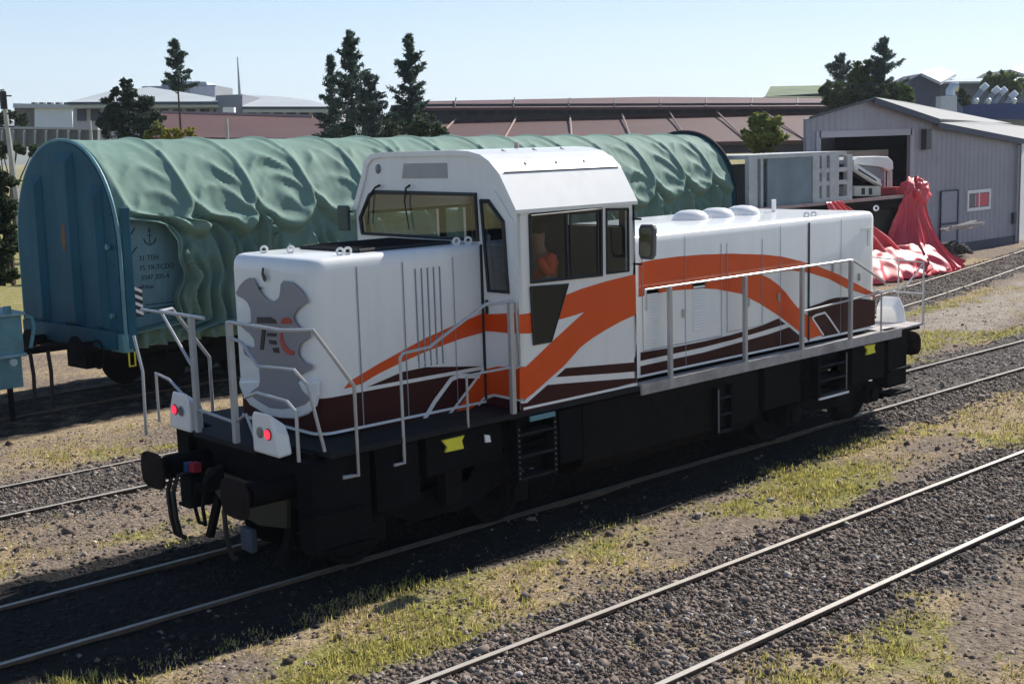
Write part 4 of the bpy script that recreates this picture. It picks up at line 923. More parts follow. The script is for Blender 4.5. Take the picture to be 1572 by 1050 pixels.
# teal flat wagon coupled at the left edge
fw_ = thing('flat_wagon', 'teal end of a low wagon with bolted brackets at the left edge of the picture', 'freight wagon', (-1, 11.2, 0)); OFF[fw_] = Vector((-1, 11.2, 0))
a0 = atY(37, 478, 10.2); a1 = atY(30, 545, 10.2); a2 = atY(42, 598, 10.2)
MB().box(-9, a0.x-.05, 10.2, 12.6, a1.z, a0.z-.05).build('bulkhead', tealpart, fw_, bevel=.03)
MB().box(-9, a0.x, 10.14, 12.66, a0.z-.06, a0.z).box(-9, a0.x-.02, 10.16, 12.62, a1.z-.03, a1.z+.03).build('top_rail', mat('pale_teal_edge',(.22,.36,.40),.5,var=.2), fw_, bevel=.015)
MB().box(-9, a2.x-.03, 10.25, 12.5, a2.z+.05, a1.z-.03).build('chassis_beam', tealpart, fw_, bevel=.02)
MB().tube([(a0.x,10.2,a0.z-.08),(a0.x+.12,10.2,a0.z-.12),(a0.x+.15,10.2,a0.z-.3),(a0.x+.06,10.2,a1.z+.1)], .035, 6).build('hand_grip', tealpart, fw_)
b_ = MB().cyl((a0.x-.30,10.16,a1.z-.10),(a0.x-.30,10.08,a1.z-.10),.07,6); MB().cyl((a0.x-.30,10.19,a0.z-.02),(a0.x-.30,10.19,a0.z+.12),.07,6).build('bolt_head', tealpart, fw_); b_.build('bolt_head', mat('bright_bolt',(.4,.5,.52),.4), fw_)
for x in (a2.x-.25, a2.x-1.1): MB().box(x-.04,x+.04,10.3,10.38,-.1,a2.z+.1).build('leg', chassis, fw_)
MB().cyl((a2.x-1.2,10.5,.46),(a2.x-1.2,10.65,.46),.46,30).build('wheel', chassis2, fw_)
MB().box(a2.x,a2.x+1.2,11.0,11.2,.98,1.1).build('drawbar', chassis, fw_)
for q in ((.42,.0),(.75,.1)): MB().tube([(a2.x+q[0],11.0,1.0),(a2.x+q[0]+.03,11.0,.6),(a2.x+q[0],11.0,-.1)], .035, 6).build('brake_hose', hose, fw_)

# ================================================================== LOW WAGON WITH STEEL FRAME, white machine and red tarpaulin (behind the locomotive's tail)
fc = thing('works_wagon', 'dark flat wagon standing beyond the covered wagon in front of the shed', 'freight wagon', (28, 12.2, 0))
MB().box(23.7,33.0,11.0,13.6,2.05,2.42).build('deck', chassis2, fc, bevel=.02); MB().box(23.9,32.7,11.2,13.4,.7,2.05).build('chassis_frame', mat('dark_olive',(.018,.018,.012),.8,var=.4), fc, bevel=.03)
MB().box(23.65,33.1,10.96,11.0,2.36,2.46).build('edge_rail', mat('edge_pink',(.42,.32,.30),.6,dirt=.6,dcol=(.3,.06,.06)), fc)
for x in (24.5,26.2,30.2,31.8): MB().cyl((x,11.15,.46),(x,11.3,.46),.46,28).build('wheel', chassis2, fc)
fcabin = thing('steel_frame', 'pale grey steel box frame with square openings standing on the dark works wagon', 'frame', (26.5, 12.2, 2.43))
pg = mat('pale_grey_steel', (.50,.52,.52), .55, var=.15, dirt=.4, dcol=(.2,.2,.2)); bluegrey = mat('blue_grey_panel', (.17,.23,.27), .5, var=.25, vscale=.8)
T = atY(1300,232,11.05); L = atY(1150,238,11.05)
MB().box(L.x,T.x,11.05,13.3,T.z-.12,T.z).build('top_rail', pg, fcabin)
pn = [atY(a,b,11.08) for a,b in ((1178,244),(1246,240),(1246,306),(1178,312))]; MB().box(pn[0].x,pn[1].x,11.08,11.13,2.44,T.z-.12).build('side_panel', bluegrey, fcabin)
for px, w_ in ((1150,.4),(1168,.12),(1248,.35),(1262,.25),(1274,.5),(1301,.28)):
    X = atY(px,270,11.05).x; MB().box(X,X+w_,11.05,11.2,2.44,T.z-.12).build('upright', pg, fcabin); MB().box(X,X+w_,13.1,13.3,2.44,T.z-.12).build('upright', pg, fcabin)
xa = atY(1248,270,11.05).x; xb = atY(1305,270,11.05).x
for z in (2.44,2.95,3.35): MB().box(xa+.36,xb,11.06,11.18,z,z+.14).build('cross_bar', pg, fcabin)
MB().box(L.x+.3,T.x-.2,13.0,13.05,2.44,T.z-.3).build('side_panel', bluegrey, fcabin)
wm = thing('boom_machine', 'white machine with rounded hood and diagonal boom on the works wagon', 'machine', (30.6, 12.4, 2.43))
wp = mat('machine_white', (.72,.72,.72), .4, var=.05, dirt=.2, dcol=(.4,.4,.38))
def px_prism(name, px, y, dy, m, parent, **k): P = [atY(a,b,y) for a,b in px]; return MB().prism(P, (0,dy,0)).build(name, m, parent, **k)
px_prism('hood', [(1311,246),(1318,241),(1345,240),(1364,241),(1371,248),(1372,260),(1366,263),(1356,258),(1348,256),(1330,254),(1312,252)], 11.8, 1.0, wp, wm, bevel=.03)
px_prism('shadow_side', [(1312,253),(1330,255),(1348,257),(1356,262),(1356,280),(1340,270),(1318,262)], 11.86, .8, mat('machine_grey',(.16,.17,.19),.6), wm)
px_prism('boom', [(1311,252),(1318,254),(1352,276),(1354,286),(1348,283),(1312,260)], 11.5, .2, wp, wm, bevel=.01)
px_prism('boom_recess', [(1318,259),(1345,276),(1346,279),(1318,262)], 11.485, .02, seam, wm)
px_prism('strut', [(1366,262),(1370,262),(1370,292),(1366,292)], 11.9, .1, pg, wm); px_prism('strut', [(1357,262),(1360,262),(1360,292),(1357,292)], 12.0, .1, pg, wm)
px_prism('base_box', [(1312,286),(1352,286),(1352,301),(1312,301)], 11.3, .8, mat('machine_cream',(.60,.56,.50),.6,var=.1), wm)
for a in (1323,1334): px_prism('slot', [(a,289),(a+5,289),(a+5,299),(a,299)], 11.29, .02, seam, wm)
px_prism('turntable', [(1352,288),(1396,287),(1396,300),(1352,300)], 11.6, .6, mat('red_plate',(.40,.03,.04),.6,var=.2), wm)
redc = mat('red_tarpaulin', (.74,.085,.10), .46, var=.12, vscale=1.5, bump=.2, bscale=7)
def red_tarp():
    nu, nv = 220, 60; P0 = Vector((33.0,10.95,2.86)); V = []; F = []
    foot = [(27.9,10.95),(28.3,10.3),(29.4,9.75),(31.0,9.35),(32.4,9.2),(33.5,9.45),(34.2,10.1),(34.1,11.3)]
    topc = [(31.6,10.98,1.25),(31.9,10.96,1.7),(32.4,10.92,2.4),(32.6,10.75,2.6),(32.9,10.70,2.72),(33.3,10.75,2.70),(33.55,10.95,2.45),(33.5,11.4,2.3)]
    def lerp(L, t):
        t = t*(len(L)-1); i = min(int(t), len(L)-2); f = t-i; return [L[i][k]*(1-f)+L[i+1][k]*f for k in range(len(L[0]))]
    for i in range(nu+1):
        u = i/nu; a = lerp(topc, u); b = lerp(foot, u)
        for j in range(nv+1):
            v = j/nv; fl = v**2.3; x = a[0]*(1-fl)+b[0]*fl; y = a[1]*(1-fl)+b[1]*fl
            z = a[2]*(1-v)**1.15 -.07*v
            am = .05+.22*v; ph = u*2*math.pi*19+1.6*math.sin(u*9)+.8*v
            f = 1.6*(1-2*abs(math.sin(ph*.5)))+.6*(1-2*abs(math.sin(ph*1.15+2)))+1.1*noise.noise(Vector((u*14, v*3.5, 2)))
            y -= am*f*.55*min(1,v*6+.2); x += am*.5*math.cos(ph)*min(1,v*6); z += .10*v*max(0,f)*(.4+v)+.05*noise.noise(Vector((u*20,v*8,6)))
            V.append((x, y, max(z, -.075+.10*max(0, f)*v)))
    for i in range(nu):
        for j in range(nv): k = i*(nv+1)+j; F.append((k,k+1,k+nv+2,k+nv+1))
    # crumpled cowl at the top
    k0 = len(V); 
    for i in range(41):
        for j in range(21):
            a = math.pi*2*i/40; t = math.pi*j/20; q = 1+.75*abs(noise.noise(Vector((math.cos(a)*2.3, math.sin(a)*2.3, t*1.8))))+.15*math.sin(a*7+t*3)
            V.append((33.15+.50*q*math.sin(t)*math.cos(a), 11.0+.38*q*math.sin(t)*math.sin(a), 2.42+.42*q*math.cos(t)))
    for i in range(40):
        for j in range(20): k = k0+i*21+j; F.append((k,k+1,k+22,k+21))
    # sheet hanging off the left end of the deck
    k0 = len(V)
    for i in range(61):
        for j in range(31):
            u, v = i/60, j/30; x = 27.9+3.2*u*(.25+.75*v)+.35*v; z = 2.45*(1-v)+.55*v-.0; y = 10.93-.75*v+.10*math.sin(u*22+3*v)*(.3+v)+.12*noise.noise(Vector((u*5,v*4,1)))
            V.append((x, y, z if v < 1 else .5))
    for i in range(60):
        for j in range(30): k = k0+i*31+j; F.append((k,k+1,k+32,k+31))
    # lower crumpled apron reaching the ground on the left
    k0 = len(V)
    for i in range(81):
        for j in range(31):
            u, v = i/80, j/30; x = 28.2+4.4*u; z = .95*(1-v)**.8-.06; y = 10.45-1.05*v-.25*u; f = noise.noise(Vector((u*9,v*3,4)))
            y -= .22*f+.08*math.sin(u*31+v*5)*v; z += .10*abs(f)*v
            V.append((x, y, z))
    for i in range(80):
        for j in range(30): k = k0+i*31+j; F.append((k,k+1,k+32,k+31))
    mb = MB(); mb.v = V; mb.f = F; o = mb.build('red_tarpaulin', redc); o.data.polygons.foreach_set('use_smooth', [True]*len(F))
    tag(o, 'glossy red tarpaulin thrown over the wagon end and trailing in folds to the ground', 'tarpaulin')
    so = o.modifiers.new('thick', 'SOLIDIFY'); so.thickness = .015
red_tarp()

# ================================================================== SHED
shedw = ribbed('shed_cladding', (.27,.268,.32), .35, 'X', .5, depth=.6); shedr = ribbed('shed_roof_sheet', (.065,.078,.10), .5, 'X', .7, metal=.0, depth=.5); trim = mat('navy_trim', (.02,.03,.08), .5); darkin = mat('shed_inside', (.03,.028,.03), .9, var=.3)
SY = 13.0; DX = 10.6
shed = thing('grey_shed', 'grey lilac corrugated shed with an open doorway, low gable and lean-to', 'shed', (37, SY+5, 0))
def F_(a, b, y=SY): p = atY(a, b, y); return (p.x, y, p.z)
fl = F_(1238,183); fa = F_(1333,154); fm = F_(1431,187); fr = F_(1566,217); xr = fr[0]; GB = -.12
op = [F_(1259,212), F_(1397,210)]; xo0, xo1, zo = op[0][0], op[1][0], op[0][2]
flatpanel([(fl[0],SY,GB),(xr,SY,GB),fr,fm,fa,fl], [[(xo0,SY,GB+.02),(xo1,SY,GB+.02),(xo1,SY,zo),(xo0,SY,zo)]], (0,.12,0)).build('front_wall', shedw, shed)
MB().prism([(fl[0],SY+.12,GB),(fl[0]+DX,SY+6,GB),(fl[0]+DX,SY+6,fl[2]-.1),(fl[0],SY+.12,fl[2]-.05)], (.12,0,0)).build('side_wall', shedw, shed)
MB().prism([(xr-.1,SY+.12,GB),(xr+6,SY+1.8,GB),(xr+6,SY+1.8,fr[2]-.02),(xr-.1,SY+.12,fr[2]-.02)], (0,.1,0)).build('side_wall', mat('sunlit_wall',(.62,.62,.62),.6,var=.05), shed)  # end wall paler than the cladding: its sunlight is painted into the colour
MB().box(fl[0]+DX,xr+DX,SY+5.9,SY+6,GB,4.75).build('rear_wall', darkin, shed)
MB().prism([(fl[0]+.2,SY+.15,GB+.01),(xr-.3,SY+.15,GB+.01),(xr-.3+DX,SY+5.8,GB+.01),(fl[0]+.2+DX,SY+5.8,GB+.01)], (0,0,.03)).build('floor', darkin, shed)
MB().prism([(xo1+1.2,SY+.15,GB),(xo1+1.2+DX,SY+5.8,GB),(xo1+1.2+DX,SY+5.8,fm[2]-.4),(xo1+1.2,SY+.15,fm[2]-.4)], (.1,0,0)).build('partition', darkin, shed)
# roofs: main roof and the lean-to, both rising a little towards the back
def roofq(name, q, m): return MB().prism([Vector(p) for p in q], (0,0,.07)).build(name, m, shed)
bR = Vector(F_(1553,192,SY+6)); bA = Vector(F_(1395,160,SY+6))
roofq('roof', [(fa[0],SY-.25,fa[2]+.02),(fm[0]+.1,SY-.25,fm[2]+.02),(bR.x,SY+6,bR.z),(bA.x,SY+6,bA.z)], shedr)
roofq('roof', [(fl[0]-.2,SY-.25,fl[2]+.0),(fa[0],SY-.25,fa[2]+.02),(fa[0]+DX,SY+6,fa[2]-.05),(fl[0]-.2+DX,SY+6,fl[2]-.05)], shedr)
cR = Vector(F_(1572,201,SY+5)); roofq('lean_to_roof', [(fm[0],SY-.22,fm[2]-.09),(xr+.25,SY-.22,fr[2]-.02),tuple(atY(1590,199,SY+3.5)),tuple(atY(1444,180,SY+3.5))], shedr)
MB().prism([(fa[0],SY-.26,fa[2]+.03),(fm[0]+.1,SY-.26,fm[2]+.03),(fm[0]+.1,SY-.26,fm[2]-.12),(fa[0],SY-.26,fa[2]-.12)], (0,.02,0)).build('verge_trim', trim, shed)
MB().prism([(fm[0],SY-.25,fm[2]-.06),(xr+.25,SY-.25,fr[2]+.03),(xr+.25,SY-.25,fr[2]-.16),(fm[0],SY-.25,fm[2]-.25)], (0,.02,0)).build('verge_trim', trim, shed)
MB().box(xr-.12,xr+.03,SY-.06,SY+.0,GB,fr[2]-.1).build('corner_trim', trim, shed)
plm = mat('plinth_navy',(.05,.055,.09),.7,var=.2); MB().box(fl[0],xo0-.26,SY-.05,SY-.002,GB,.25).build('plinth', plm, shed); MB().box(xo1+.26,xr-.15,SY-.05,SY-.002,GB,.22).build('plinth', plm, shed)
MB().box(xo0-.08,xo1+.08,SY-.03,SY,zo,zo+.22).box(xo0-.25,xo0,SY-.03,SY,GB,zo+.22).box(xo1,xo1+.25,SY-.03,SY,GB,zo+.22).build('door_frame', mat('frame_grey',(.36,.35,.40),.5), shed)
MB().tube([(xr-.3,SY-.09,fr[2]-.15),(xr-.3,SY-.09,GB+.1)], .05, 8).build('downpipe', mat('pipe_grey',(.30,.30,.33),.5), shed)
q = F_(1420,188)
MB().box(q[0]-.25,q[0]+.1,SY-.22,SY-.0,q[2]-1.0,q[2]-.25).build('floodlight', mat('lamp_box',(.05,.05,.06),.5), shed)
for a in (.15,.5): MB().box(xo0+.2,xo1-.2,SY+.6+a,SY+.75+a,zo-.75,zo-.5).build('crane_beam', mat('beam_%d' % len(MATS),(.30,.28,.24),.7), shed)
dA = F_(1443,294); dB = F_(1468,340); dd = MB().box(dA[0],dB[0],SY-.04,SY-.002,GB,dA[2]).build('door', mat('door_grey',(.27,.28,.34),.5,var=.05), shed)
dt = MB().tube([(dA[0],SY-.05,GB),(dA[0],SY-.05,dA[2]),(dB[0],SY-.05,dA[2]),(dB[0],SY-.05,GB)], .035, 4); dt.box(dA[0],dB[0],SY-.07,SY-.042,1.0,1.08); dt.build('frame', trim, dd)
wA = F_(1484,293); wB = F_(1519,321); wd_ = flatpanel([(wA[0],SY-.05,wB[2]),(wB[0],SY-.05,wB[2]),(wB[0],SY-.05,wA[2]),(wA[0],SY-.05,wA[2])], [[(wA[0]+.12,SY-.05,wB[2]+.12),(wB[0]-.12,SY-.05,wB[2]+.12),(wB[0]-.12,SY-.05,wA[2]-.12),(wA[0]+.12,SY-.05,wA[2]-.12)]], (0,.048,0)).build('window', paper, shed)
MB().box(wA[0]+.1,wB[0]-.1,SY-.025,SY-.005,wB[2]+.1,wA[2]-.1).build('pane', mat('pane_grey',(.10,.12,.16),.15), wd_)
MB().box((wA[0]+wB[0])/2-.03,(wA[0]+wB[0])/2+.03,SY-.05,SY-.024,wB[2]+.1,wA[2]-.1).build('mullion', paper, wd_)
MB().box(wA[0]+.75,wB[0]-.16,SY-.032,SY-.026,wB[2]+.16,wA[2]-.16).build('notice', mat('notice_red',(.65,.10,.12),.6), wd_)
MB().box(wA[0]+.62,wA[0]+.72,SY-.032,SY-.026,wB[2]+.16,wA[2]-.16).build('notice', mat('notice_pink',(.6,.3,.35),.6), wd_)
q = F_(1554,340); MB().box(q[0]-.1,q[0]+.08,SY-.12,SY,q[2]-.1,q[2]+.35).build('meter_box', mat('meter_box',(.03,.03,.05),.5), shed)
# heap of scrap and the bench beside the red sheet
sh = thing('scrap_heap', 'dark heap of scrap timber and metal with planks on top beside the red tarpaulin', 'scrap heap', (37.6, 12.0, 0))
mb = MB()
for k in range(60):
    a, r = random.uniform(0, 6.28), abs(random.gauss(0, .5)); c = (37.5+r*1.5*math.cos(a), 12.0+r*.6*math.sin(a), max(0, .40-.35*r)+random.uniform(-.1,.1)); s_ = random.uniform(.06,.18); mb.ball(c, s_*1.6, s_, s_, 6, 4)
mb.build('debris', mat('scrap_dark',(.035,.032,.028),.9,var=.5), sh)
mb = MB()
for k in range(9): a = random.uniform(-.4,.4); mb.tube([(36.6+random.random()*.5,11.9+a*.4,.95+.05*k/3),(38.6+random.random()*.6,11.8+a,1.0+random.uniform(-.1,.2))], .035, 5)
mb.build('plank', mat('plank_grey',(.40,.36,.34),.8,var=.2), sh)

# ================================================================== BACKGROUND BUILDINGS
HF = Vector((FW.x, FW.y, 0)).normalized()
def slab(name, px, d, th, m, parent, **k):
    """outline at distance d, given real thickness th away from the camera"""
    P = [atD(a, b, d) for a, b in px]; return MB().prism(P, HF*th).build(name, m, parent, **k)
def sheet(name, pts, th, m, parent): P = [atD(a,b,d) for a,b,d in pts]; return MB().prism(P, (0,0,-th)).build(name, m, parent)
redroof = mat('red_roof_sheet', (.092,.034,.028), .65, var=.18, vscale=.25, dirt=.4, dcol=(.12,.055,.055)); redroof2 = mat('red_roof_dark', (.11,.05,.05), .7, var=.2, vscale=.3)
darkband = mat('dark_clerestory', (.028,.022,.026), .5, var=.4, vscale=.3); seamwhite = mat('roof_joint', (.33,.22,.20), .6)
rh = thing('roundhouse', 'long low engine shed with dull red roof in two tiers and a dark window band', 'building', tuple(atD(950,215,92)))
rh.location.z = 0; OFF[rh] = Vector(rh.location)
sheet('lower_roof', [(600,226,84),(1330,214,84),(1330,172,98),(1180,173,98),(1000,176,98),(850,181,98),(700,186,98),(600,190,98)], .25, redroof, rh)
slab('clerestory', [(600,193),(850,184),(1000,179),(1330,175),(1330,158),(650,160),(600,162)], 98.2, 1.0, darkband, rh)
sheet('upper_roof', [(640,166,97),(1330,163,97),(1330,151,106),(1000,149,106),(640,156,106)], .2, redroof2, rh)
slab('lower_wall', [(600,246),(1330,232),(1330,217),(600,229)], 84.6, 1.0, darkband, rh)
for a0_, b0_, a1_, b1_ in ((700,186,660,226),(793,183,770,223),(875,181,878,221),(955,178,970,219),(1028,175,1056,218),(1100,174,1145,217),(1170,173,1235,216)):
    p, q = atD(a0_, b0_-.5, 97.8), atD(a1_, b1_-1, 84.2); MB().tube([p+Vector((0,0,.12)),q+Vector((0,0,.06))], .07, 5).build('roof_joint', seamwhite, rh)
for a in (700,790,875,945,1015,1085,1155,1225):
    MB().tube([atD(a,150.8,105.5),atD(a-2,163.5,97.2)], .06, 5).build('roof_joint', darkband, rh)
for k in range(22):
    a = 690+k*26; b = 176-.011*(a-700)
    slab('window', [(a,b-6),(a+18,b-6.2),(a+18,b+1),(a,b+1.2)], 98.05, .12, mat('dull_pane',(.05,.045,.06),.2) if k == 0 else MATS['dull_pane'], rh)
# low red roofed building on the left
lr = thing('red_roof_store', 'low building with a plain dull red roof in front of the grey roofed offices', 'building', tuple(atD(380,215,75))); lr.location.z = 0; OFF[lr] = Vector(lr.location)
sheet('roof', [(232,213,72),(528,216,72),(505,190,80),(480,180,82),(238,173,82)], .25, redroof, lr)
slab('wall', [(232,240),(528,243),(528,217),(232,214)], 72.6, 8, darkband, lr)
slab('fascia', [(231,215),(529,218),(529,213.5),(231,210.5)], 71.9, .1, redroof2, lr)
MB().tube([atD(237,173.5,81.8), atD(480,180,81.8)], .15, 5).build('ridge_cap', seamwhite, lr)
# grey roofed office building
gwall = mat('office_wall', (.42,.42,.46), .7, var=.08); groof = mat('office_roof', (.42,.45,.46), .6, var=.08, vscale=.3); gdark = mat('office_dark', (.05,.055,.075), .3, var=.3)
of = thing('office_building', 'pale office block with grey hipped roofs, window bands and a small tower', 'building', tuple(atD(300,200,112))); of.location.z = 0; OFF[of] = Vector(of.location)
slab('wall', [(112,215),(505,215),(505,163),(112,163)], 112, 14, gwall, of)
sheet('roof', [(104,157,110),(335,156,110),(330,150,118),(300,145,122),(230,134,124),(165,141,122)], .5, groof, of)
sheet('roof', [(372,164,110),(510,164,110),(480,155,118),(440,149,122),(375,146,124)], .5, groof, of)
slab('fascia', [(104,161),(335,161),(335,156.5),(104,157)], 109.9, .2, gdark, of); slab('fascia', [(372,168),(510,168),(510,164),(372,164)], 109.9, .2, gdark, of)
slab('tower', [(331,200),(372,200),(372,145),(331,147)], 111, 8, mat('tower_grey',(.20,.21,.25),.7), of)
slab('penthouse', [(218,150),(331,150),(331,131),(218,133)], 126, 8, mat('penthouse_grey',(.24,.26,.30),.7,var=.2), of)
slab('penthouse_top', [(245,136),(320,136),(316,126),(285,125),(250,127)], 127, 5, groof, of); slab('penthouse_wall', [(292,150),(330,150),(330,133),(292,133)], 125.8, .2, gwall, of)
for a in list(range(118,330,21))+list(range(380,500,20)):
    slab('window', [(a,186),(a+14,186),(a+14,168),(a,168)], 111.9, .2, gdark, of)
slab('vent_stack', [(342,178),(359,178),(359,165),(342,165)], 108, .8, paper, of); slab('vent_stack', [(346,186),(356,186),(356,178),(346,178)], 108, .8, seam, of)
MB().tube([atD(368,146,110), atD(364.5,88,110)], .14, 6, .04).build('mast', mat('mast_grey',(.42,.46,.50),.5), of)
# pale hall, grey hall and wall on the far left
ph = thing('white_hall', 'plain white hall wall between the pole and the office building', 'building', tuple(atD(80,190,135))); ph.location.z = 0; OFF[ph] = Vector(ph.location)
slab('wall', [(53,200),(112,200),(110,166),(53,165)], 135, 12, mat('hall_white',(.62,.66,.72),.7,var=.04), ph); slab('roof', [(20,166),(112,166),(112,161),(20,159)], 134.5, 13, groof, ph)
slab('wall', [(22,200),(53,200),(53,166),(22,165)], 135.2, 10, mat('hall_brown',(.12,.11,.11),.7,var=.2), ph)
for k, a in enumerate((48,60,72,85,98)): slab('roof_vent', [(a,161),(a+6,161),(a+6,157.5),(a,157.5)], 136, 1, gdark, ph)
yw = thing('yard_wall', 'low grey concrete wall beyond the wagon at the far left', 'wall', tuple(atD(60,205,70))); yw.location.z = 0; OFF[yw] = Vector(yw.location)
slab('panel', [(-60,226),(150,226),(150,198),(-60,195)], 70, .4, mat('wall_concrete',(.17,.17,.165),.85,var=.3,vscale=.6), yw); slab('coping', [(-60,197),(150,200),(150,196.5),(-60,193.5)], 69.9, .6, mat('coping_grey',(.42,.42,.42),.8), yw)
for k in range(12): a = -50+k*17; slab('post', [(a,226),(a+2.5,226),(a+2.5,200),(a,200)], 69.7, .3, mat('post_grey',(.36,.37,.38),.8) if k == 0 else MATS['post_grey'], yw)
# utility poles
def pole(u, vt, vb, d, r, label, arms=True):
    a, b = atD(u, vt, d), atD(u, vb, d); a = Vector((b.x-.35 if u < 60 else b.x, b.y, a.z)); t = thing('utility_pole', label, 'pole', (b.x, b.y, -.1))
    MB().tube([Vector((b.x,b.y,-.1)), a], r, 8, r*.7).build('shaft', mat('pole_concrete',(.40,.40,.38),.8,var=.15) if 'pole_concrete' not in MATS else MATS['pole_concrete'], t)
    if arms:
        for dz in (.3, 1.1, 1.7): MB().tube([a-RT*.5-Vector((0,0,dz)), a+RT*.4-Vector((0,0,dz))], .035, 5).build('cross_arm', seam, t)
        MB().box(a.x-.12,a.x+.12,a.y-.12,a.y+.12,a.z-.9,a.z-.1).build('transformer', seam, t)
pole(22, 138, 215, 60, .16, 'tall utility pole with dark transformer head at the left edge of the yard')
pole(141, 185, 222, 58, .09, 'short pale post standing between the covered wagon and the dark pine', False)
pole(350, 182, 222, 56, .10, 'short post with a small dark head in front of the low red roof', False)
# right hand side: dark gabled hall, ducts, blue building, chimney, green hall
dk = mat('hall_slate', (.045,.055,.085), .6, var=.2); dkroof = mat('hall_roof', (.40,.45,.47), .5, var=.1)
dh = thing('gabled_hall', 'dark slate hall with a pale gabled roof rising behind the grey shed', 'building', tuple(atD(1430,180,120))); dh.location.z = 0; OFF[dh] = Vector(dh.location)
slab('wall', [(1394,190),(1442,190),(1442,125),(1416,113),(1395,124)], 120, 6, dk, dh)
sheet('roof', [(1414,112,119),(1444,126,119),(1468,113,130),(1440,103,130)], .3, dkroof, dh)
slab('wall', [(1440,190),(1590,185),(1590,124),(1440,126)], 122, 10, mat('hall_grey',(.10,.12,.145),.6,var=.2,vscale=.2), dh)
sheet('roof', [(1440,126,121),(1600,124,121),(1600,118,131),(1452,122,131)], .2, dkroof, dh)
dh2 = thing('gabled_hall', 'dark hall with grey gable roof cut by the right edge of the picture', 'building', tuple(atD(1560,170,140))); dh2.location.z = 0; OFF[dh2] = Vector(dh2.location)
slab('wall', [(1535,180),(1620,180),(1620,125),(1578,112),(1552,107),(1536,116)], 140, 8, mat('hall_olive',(.12,.12,.10),.7), dh2); sheet('roof', [(1552,107,139),(1600,122,139),(1610,104,152),(1575,97,152)], .3, dkroof, dh2)
bb = thing('blue_hall', 'deep blue industrial building with a flat top behind the grey shed roof', 'building', tuple(atD(1530,180,100))); bb.location.z = 0; OFF[bb] = Vector(bb.location)
slab('wall', [(1478,200),(1610,215),(1610,181),(1530,181),(1478,170)], 101, 8, mat('blue_lower',(.24,.27,.31),.6), bb); slab('blue_band', [(1478,178),(1520,183),(1610,184),(1610,158),(1478,160)], 99.8, 1.1, mat('blue_cladding',(.018,.035,.15),.5,var=.15), bb)
silver = mat('silver_duct', (.62,.65,.68), .35, metal=.4)
for k, (a, b) in enumerate(((1508,134),(1526,139),(1537,140),(1553,146))):
    D_ = thing('exhaust_duct', ('leftmost','second','third','rightmost')[k]+' of the four slanted silver ducts above the blue building', 'duct', tuple(atD(a+5,b+20,104)), 'silver ducts on the blue building'); 
    MB().tube([atD(a,b-3,104), atD(a+6,b+3,104)], .33, 12).build('cowl', silver, D_, smooth=True); MB().tube([atD(a+2,b+2,104.3), atD(a-10,b+17,104.3), atD(a-12,b+26,104.3)], .22, 10).build('pipe', mat('duct_grey',(.25,.28,.32),.5) if k == 0 else MATS['duct_grey'], D_, smooth=True)
for k, a in enumerate((1499,1518,1557)):
    D_ = thing('roof_vent', ('left','middle','right')[k]+' small round white vent on top of the blue band', 'vent', tuple(atD(a,157,99)), 'small white vents on the blue building'); MB().ball(tuple(atD(a,155,99)),.22,.22,.2).cyl(atD(a,160,99),atD(a,156,99),.12,10).build('cap', silver, D_, smooth=True)
ch = thing('chimney', 'square pale chimney with a curved white cowl behind the grey shed roof', 'chimney', tuple(atD(1455,168,75))); ch.location.z = 0; OFF[ch] = Vector(ch.location)
slab('stack', [(1444,200),(1469,200),(1469,147),(1445,148)], 75, .95, mat('chimney_pale',(.55,.57,.60),.6), ch); MB().tube([atD(1459,148,75.4), atD(1459,140,75.4), atD(1463,134,75.4), atD(1470,134,75.4)], .28, 12).build('cowl', silver, ch, smooth=True)
gh = thing('green_hall', 'low hall with a green roof left of the dark trees', 'building', tuple(atD(1215,150,130))); gh.location.z = 0; OFF[gh] = Vector(gh.location)
slab('wall', [(1174,175),(1290,175),(1290,142),(1181,148),(1174,149)], 131, 8, mat('hall_green_dark',(.04,.06,.05),.7,var=.3), gh); sheet('roof', [(1174,149,130),(1290,150,130),(1290,131,146),(1183,133,146)], .3, mat('green_roof',(.10,.15,.06),.8,var=.35,vscale=.3), gh)
# distant hills
def hills(label, px, d, m, depth):
    P = [atD(a,b,d) for a,b in px]; n = len(P); mb = MB(); V = []
    for t, f in ((0,0.),(.35,.65),(.7,.93),(1,1.)):
        for p in P: V.append((p.x+HF.x*depth*t, p.y+HF.y*depth*t, -2+(p.z+2)*f+ (0 if t == 1 else 3*noise.noise(Vector((p.x*.01,p.y*.01,t*3))))))
    mb.v = V
    for r_ in range(3):
        for i in range(n-1): mb.f.append((r_*n+i, r_*n+i+1, (r_+1)*n+i+1, (r_+1)*n+i))
    o = mb.build('hills', m, smooth=True); o['kind'] = 'structure'
hillm = mat('hill_scrub', (.16,.17,.12), .9, var=.3, vscale=.01)
hills('', [(-300,165),(-60,142),(0,147),(40,149),(90,152),(150,155),(240,158),(420,162),(600,160),(680,152),(740,149),(775,147),(830,150),(1000,158),(1300,160),(1700,150),(2000,140)], 1500, hillm, 900)

